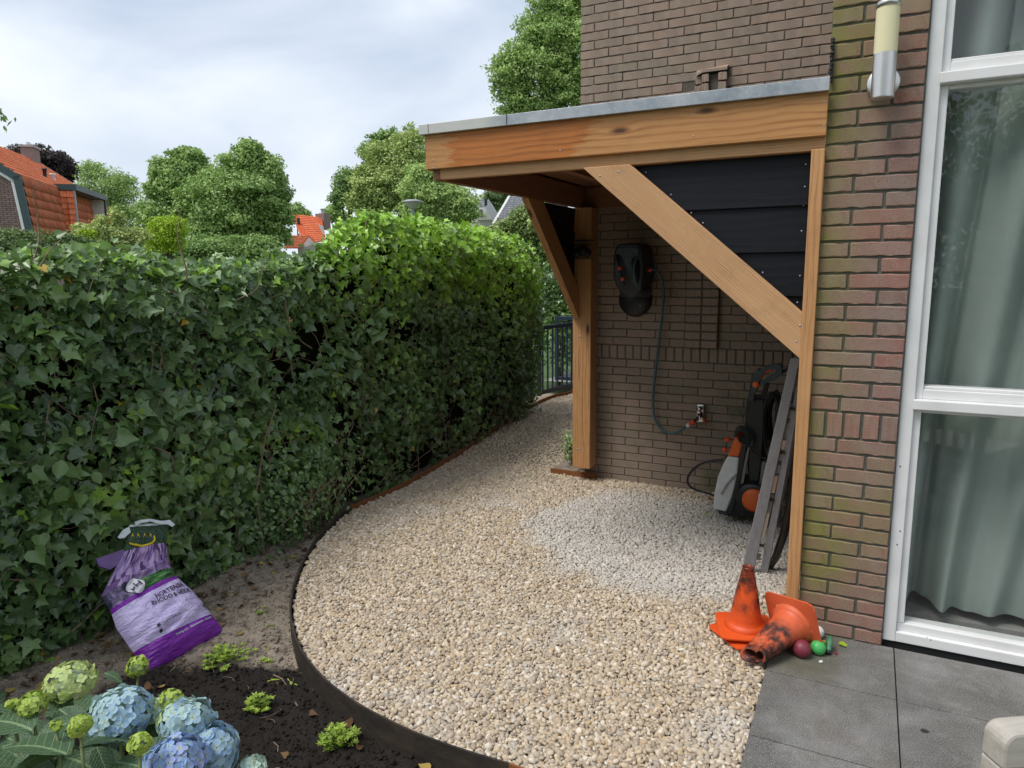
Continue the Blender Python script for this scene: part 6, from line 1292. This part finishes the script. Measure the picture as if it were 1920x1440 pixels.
# dormer: cheek with tiles, flat roof, recessed window
s0, t0_ = solve_plane(Kn, ud, dvv, 109, 357); D0 = Kn+ud*s0+dvv*t0_
s1_, t1_ = solve_plane(D0, vd, zz, 138, 362); DW = s1_
D1 = D0+vd*DW; DH = 1.75
Lf = solve_plane(D1, ud, zz, 194, 381)[0]
m = MB(); m.prism([D0-vd*.4-ud*.08+zz*.02, D1+vd*.14-ud*.08+zz*.02, D1+vd*.14+ud*(Lf+.1)+zz*.02, D0-vd*.4+ud*(Lf+.1)+zz*.02], zz*.24); dm = m.build('dormer_roof', M['green_trim'], gh, fixn=True)
m = MB(); m.prism([D0-vd*.05, D1, D1-zz*DH*1.3, D0-vd*.05-zz*DH*1.3], ud*.10); m.build('dormer_cheek', M['tile_old'], gh, fixn=True)
for j in range(7):
    for i in range(2):
        w_ = DW/2; p = D0+vd*(w_*i+.02)-zz*(.02+j*.235)-ud*.02; m = MB(); V_ = []
        for a, hh in ((0, 0), (.25, 1), (.5, .3), (.75, 0), (1, 0)): V_.append(p+vd*w_*.97*a-ud*.05*hh)
        for a, hh in ((0, 0), (.25, 1), (.5, .3), (.75, 0), (1, 0)): V_.append(p+vd*w_*.97*a-ud*(.05*hh+.05)-zz*.25)
        for a in (0, .25, .5, .75, 1): V_.append(p+vd*w_*.97*a+ud*.01-zz*.25)
        m.add(V_, [(q, q+1, q+6, q+5) for q in range(4)]+[(5+q, 6+q, 11+q, 10+q) for q in range(4)], random.random()); m.build('roof_tile', M['tile_orange'], gh)
m = MB(); m.prism([D1-ud*.03-vd*.03, D1-ud*.03+vd*.06, D1+ud*.06+vd*.06, D1+ud*.06-vd*.03], -zz*DH*1.3); m.build('corner_post', M['lead'], gh)
rec = .75
m = MB(); m.prism([D1+ud*.1-vd*rec, D1+ud*Lf-vd*rec, D1+ud*Lf-vd*rec-zz*DH*1.3, D1+ud*.1-vd*rec-zz*DH*1.3], -vd*.1); m.build('dormer_wall', M['render_w'], gh, fixn=True)
m = MB(); m.prism([D1+ud*(Lf-.06)-vd*rec, D1+ud*(Lf-.06)+vd*.02, D1+ud*(Lf-.06)+vd*.02-zz*DH*1.3, D1+ud*(Lf-.06)-vd*rec-zz*DH*1.3], ud*.08); m.build('dormer_wall', M['render_w'], gh, fixn=True)
bar(gh, 'corner_post', D1+ud*Lf+vd*.05, D1+ud*Lf+vd*.05-zz*1.0, .12, .12, 'green_trim', ud)
w0 = D1-vd*(rec-.02)+ud*.35-zz*.35
fr_ = bar(gh, 'window_frame', w0+ud*0-zz*.55, w0+ud*1.5-zz*.55, 1.1, .05, 'white', zz)
for a, b, mt in ((.08, .68, 'dark_win'), (.78, 1.42, 'render_g')): bar(fr_, 'pane', w0+ud*a+vd*.03-zz*.55, w0+ud*b+vd*.03-zz*.55, .92, .02, mt, zz)
m = MB(); m.prism([D1+ud*.1-vd*rec-zz*1.35, D1+ud*(Lf-.1)-vd*rec-zz*1.35, D1+ud*(Lf-.1)+vd*.0-zz*1.35, D1+ud*.1+vd*.0-zz*1.35], -zz*.6); m.build('balcony_parapet', M['brick_far'], gh, fixn=True)
# lower body of the house
m = MB(); b0 = Kn+dvv*ext-vd*.4; m.prism([b0+ud*.1, b0+ud*(Lk-.05), b0+ud*(Lk-.05)-vd*6, b0+ud*.1-vd*6], -zz*(b0[2]+.3)); m.build('ground_floor', M['brick_far'], gh, fixn=True)
m = MB(); m.prism([Kf-ud*.05+dvv*.97, Kf-ud*.05, Kf-ud*.05+dr, Kf-ud*.05+dr-vd*rs-zz*rt_, Kf-ud*.05+dr-vd*rs*2.0-zz*rt_*3], -ud*.2); m.build('gable_wall', M['brick_far'], gh, fixn=True)
# far orange roofed house
oh = thing('orange_roof_house', atD(580, 470, 46), 'distant house with bright orange tiled roof between the trees', 'house')
def pd(x, y, D): return atD(x, y, D)
def sheet(root, name, pts, mat, back=.3):
    m = MB(); P_ = [np.array(p) for p in pts]; n_ = np.cross(P_[1]-P_[0], P_[2]-P_[0]); n_ /= np.linalg.norm(n_); n_ = n_ if n_@(CAM-P_[0]) < 0 else -n_; m.prism(P_, n_*back); return m.build(name, M[mat], root, fixn=True)
def bil_tiles(root, name, A_, B_, C_, D_, nu, nv, mat, h=.05):
    """tiles on quad A(top left) B(top right) C(bottom right) D(bottom left)"""
    A_, B_, C_, D_ = [np.array(q) for q in (A_, B_, C_, D_)]; n_ = np.cross(B_-A_, D_-A_); n_ /= np.linalg.norm(n_); n_ = n_ if n_@(CAM-A_) > 0 else -n_; V = []; Fc = []; tn_ = []
    f = lambda u, v: (A_*(1-u)+B_*u)*(1-v)+(D_*(1-u)+C_*u)*v
    for j in range(nv):
        for i in range(nu):
            b = len(V)
            for a, hh in ((0, 0), (.35, 1), (.7, 0), (1, 0)): V.append(f((i+a)/nu, j/nv)+n_*h*hh)
            for a, hh in ((0, 0), (.35, 1), (.7, 0), (1, 0)): V.append(f((i+a)/nu, (j+1)/nv)+n_*h*(hh+1))
            for a, hh in ((0, 0), (.35, 1), (.7, 0), (1, 0)): V.append(f((i+a)/nu, (j+1)/nv)+n_*0)
            t = random.random()*.9
            for q in range(3): Fc += [(b+q, b+q+1, b+q+5, b+q+4), (b+4+q, b+5+q, b+9+q, b+8+q)]; tn_ += [t, t]
    o = link(bpy.data.objects.new(name, arr_mesh(name, np.array(V), np.array(Fc), M[mat], tn_)), root); o['kind'] = 'stuff'; return o
bil_tiles(oh, 'roof_tiles', pd(553, 403, 48), pd(603, 408, 48), pd(612, 452, 44.5), pd(590, 455, 44.5), 30, 14, 'tile_orange'); bil_tiles(oh, 'roof_tiles', pd(548, 404, 48.2), pd(556, 403, 48), pd(592, 455, 44.5), pd(562, 440, 45), 10, 14, 'tile_orange')
bil_tiles(oh, 'roof_tiles', pd(540, 442, 44.6), pd(578, 442, 44.6), pd(560, 466, 43), pd(532, 466, 43), 16, 8, 'tile_old')
sheet(oh, 'gable_wall', [pd(579, 444, 43.8), pd(594, 456, 43.6), pd(594, 500, 43.6), pd(560, 500, 43.6), pd(560, 466, 43.6)], 'render_g'); sheet(oh, 'dormer_wall', [pd(596, 420, 45), pd(606, 424, 45), pd(610, 442, 45), pd(606, 440, 45)], 'render_w', .2); sheet(oh, 'house_wall', [pd(560, 455, 45.5), pd(615, 455, 45.5), pd(615, 520, 45.5), pd(560, 520, 45.5)], 'render_g', 4)
for a, b in (((579, 442), (559, 466)), ((579, 442), (592, 455))): bar(oh, 'verge_trim', pd(*a, 43.5), pd(*b, 43.4), .12, .1, 'tile_orange', zz)
p = pd(605, 404, 48); m = MB(); m.box((p[0]-.35, p[1]-.3, p[2]-.9), (p[0]+.35, p[1]+.3, p[2]+.1)); m.build('chimney', M['brick_far'], oh); m = MB(); m.lathe((p[0], p[1], p[2]+.1), [(.12, 0), (.1, .25), (.16, .3), (0, .34)], 10); m.build('chimney_pot', M['lead'], oh)
p = pd(560, 420, 46.6); m = MB(); m.lathe(p, [(.09, 0), (.09, .35), (0, .36)], 8); m.build('roof_vent', M['black'], oh)
# grey roofed houses
g1 = thing('grey_roof_house', atD(900, 400, 38), 'grey tiled house with small dormer window left of the dark conifer', 'house', 'grey roofed houses beyond the trees')
bil_tiles(g1, 'roof_tiles', pd(880, 374, 38), pd(917, 376, 38), pd(935, 405, 35.5), pd(925, 412, 35.5), 16, 9, 'tile_grey'); bil_tiles(g1, 'roof_tiles', pd(855, 376, 38.6), pd(884, 374, 38), pd(898, 391, 36), pd(865, 391, 36), 12, 6, 'tile_grey')
sheet(g1, 'dormer_wall', [pd(896, 392, 35.6), pd(912, 388, 35.6), pd(930, 412, 35.6), pd(896, 412, 35.6)], 'render_w', .4); bar(g1, 'window_frame', pd(897, 400, 35.4), pd(909, 400, 35.4), .5, .06, 'white', zz); bar(g1, 'pane', pd(899, 400, 35.3), pd(905, 400, 35.3), .36, .06, 'dark_win', zz)
bar(g1, 'lead_verge', pd(915, 384, 35.3), pd(932, 412, 35.2), .35, .12, 'lead', zz); sheet(g1, 'house_wall', [pd(860, 410, 36), pd(940, 410, 36), pd(940, 520, 36), pd(860, 520, 36)], 'render_w', 5)
p = pd(911, 383, 36.5); m = MB(); m.lathe(p-zz*.1, [(.08, 0), (.08, .35), (0, .36)], 8); m.build('roof_vent', M['black'], g1)
g2 = thing('grey_roof_house', atD(960, 400, 33), 'grey tiled roof right of the dark conifer, partly behind the brace', 'house', 'grey roofed houses beyond the trees')
bil_tiles(g2, 'roof_tiles', pd(955, 370, 34), pd(1035, 372, 34), pd(1035, 422, 30), pd(925, 422, 30), 34, 12, 'tile_grey', .07); sheet(g2, 'house_wall', [pd(930, 422, 30.5), pd(1035, 422, 30.5), pd(1035, 520, 30.5), pd(930, 520, 30.5)], 'render_w', 4); bar(g2, 'verge_trim', pd(955, 370, 33.8), pd(925, 422, 29.9), .15, .1, 'render_w', zz)

# ------------------------------------------------------------------ low shrub belt beyond the hedge
for i_, (x_, lab_) in enumerate(((150, 'leafy bush filling the gap below the loose tree'), (250, 'leafy bush left of the golden shrub, beneath the trees'), (370, 'leafy bush right of the golden shrub, beneath the broad tree'), (460, 'leafy bush beneath the round tree behind the hedge'))):
    tree('garden_bush', lab_, [(x_, 485 if x_ < 520 else 500, 75, 42), (x_+30, 475 if x_ < 520 else 496, 45, 34), (x_-30, 492, 50, 30)], 19, 'tree', 5000, .12, tones=(.1, .8), cat='bush', group='bushes beyond the hedge', trunk=True, ragged=.2)
# trees of the garden behind the viewer (they show in the window glass)
def garden_tree(name, label, c, r, n, mat='tree'):
    c = np.array(c, float); root = thing(name, (c[0], c[1], -.3), label, 'tree', 'garden trees mirrored in the window'); dv = rng.normal(0, 1, (n, 3)); dv /= np.linalg.norm(dv, axis=1)[:, None]; P_ = c+dv*rng.power(3, n)[:, None]*np.array(r)*(1+.25*np.sin(dv@rng.normal(0, 6, 3)))[:, None]
    V, Fc, tt, uv = leaf_arrays(P_, dv+jit(n, .5), jit(n, 1.), rng.uniform(.08, .16, n), DI_T, QD_F, rng.uniform(.1, .8, n), .2, np.full(n, 1.4)); link(bpy.data.objects.new('crown', leaf_mesh('crown', V, Fc, tt, uv, M[mat])), root)
    m = MB(); m.tube([(c[0], c[1], -.3), (c[0], c[1], c[2])], [.12, .05], 8); m.build('trunk', M['bark'], root)
garden_tree('garden_tree', 'leafy garden tree reflected at the left of the window', (-1.5, -7., 2.3), (2.6, 1.8, 2.6), 26000); garden_tree('garden_tree', 'leafy garden tree reflected at the right of the window', (3.2, -6.5, 2.0), (2.8, 1.8, 2.4), 26000)

# ------------------------------------------------------------------ dead leaves and twigs littering the bed
nl_ = 520; Yq = rng.uniform(1.2, 7.4, nl_); Xq = hface(Yq)+.05+np.abs(rng.normal(0, .16, nl_)); Xq[:70] = rng.uniform(-2.9, -1.2, 70); Yq[:70] = rng.uniform(1.2, 2.6, 70)
pt_ = np.stack([Xq, Yq], 1); ok_ = ~inpoly(pt_, poly); Xq, Yq = Xq[ok_], Yq[ok_]; nl_ = len(Xq); Zq = np.where(Yq < 3.9, soil_h(Xq, Yq), -.135)+.008
V, Fc, tt, uv = leaf_arrays(np.stack([Xq, Yq, Zq], 1), np.array([[0, 0, 1.]])+jit(nl_, .35), jit(nl_, 1.)*[1, 1, .1], rng.uniform(.018, .045, nl_), IVY_T2, IVY_F, rng.random(nl_), .5)
md_ = Mt('dead_leaf', .8, spec=.2); md_.col(md_.ramp(md_.attr('tone'), [(0, (.05, .03, .018)), (.5, (.13, .07, .035)), (.85, (.22, .13, .06)), (1, (.42, .32, .07))]))
o = link(bpy.data.objects.new('leaf_litter', leaf_mesh('leaf_litter', V, Fc, tt, uv, md_.m))); tag(o, 'brown dead leaves littering the soil along the hedge foot', 'leaf litter', None, 'stuff')
m = MB()
for i in range(90):
    x_, y_ = random.uniform(-3.0, -1.2), random.uniform(1.2, 2.9)
    if inpoly(np.array([[x_, y_]]), poly)[0]: continue
    a_ = random.uniform(0, 3.14); z_ = float(soil_h(np.array([x_]), np.array([y_]))[0])+.004; l_ = random.uniform(.02, .09); q = [(x_+math.cos(a_+.3*k)*l_*k/3, y_+math.sin(a_+.3*k)*l_*k/3, z_+.004*math.sin(k)) for k in range(4)]; m.tube(q, random.uniform(.0008, .002), 4)
o = m.build('twig_litter', M['twig']); tag(o, 'small twigs and roots strewn over the soil bed', 'twigs', None, 'stuff')
nl_ = 60; Xq = rng.uniform(-2.9, -.3, nl_); Yq = rng.uniform(2.0, 5.0, nl_); V, Fc, tt, uv = leaf_arrays(np.stack([Xq, Yq, gz(Yq)+.002], 1), np.array([[0, 0, 1.]])+jit(nl_, .3), jit(nl_, 1.)*[1, 1, .1], rng.uniform(.008, .02, nl_), OV_T, OV_F, rng.random(nl_), .5)
o = link(bpy.data.objects.new('leaf_litter', leaf_mesh('leaf_litter', V, Fc, tt, uv, md_.m))); tag(o, 'tiny dry leaf scraps scattered over the gravel', 'leaf litter', None, 'stuff')

# fixings and drying cracks of the timber
for x, y in ((812, 300), (812, 315), (1545, 190), (1545, 235), (1300, 215), (1300, 255), (1050, 240), (1050, 282)):
    p = atY(x, y, 3.079); screw((p[0], 3.0795, p[2]), r=.004)
for x, y in ((1125, 330), (1160, 322), (1493, 640), (1500, 610)):
    p = atY(x, y, 3.083); screw((p[0], 3.0835, p[2]), r=.005)
m = MB()
for (xa, za, zb_2) in ((-1.985, 1.55, 1.98), (-1.935, .25, .75), (-1.90, .95, 1.22), (-1.965, .70, .98)):
    pts_ = [(xa+random.uniform(-.002, .002), 5.0515, za+(zb_2-za)*k/8) for k in range(9)]; m.tube(pts_, [.0002]+[.0011]*7+[.0002], 4)
m.build('drying_crack', M['rubber'], port)
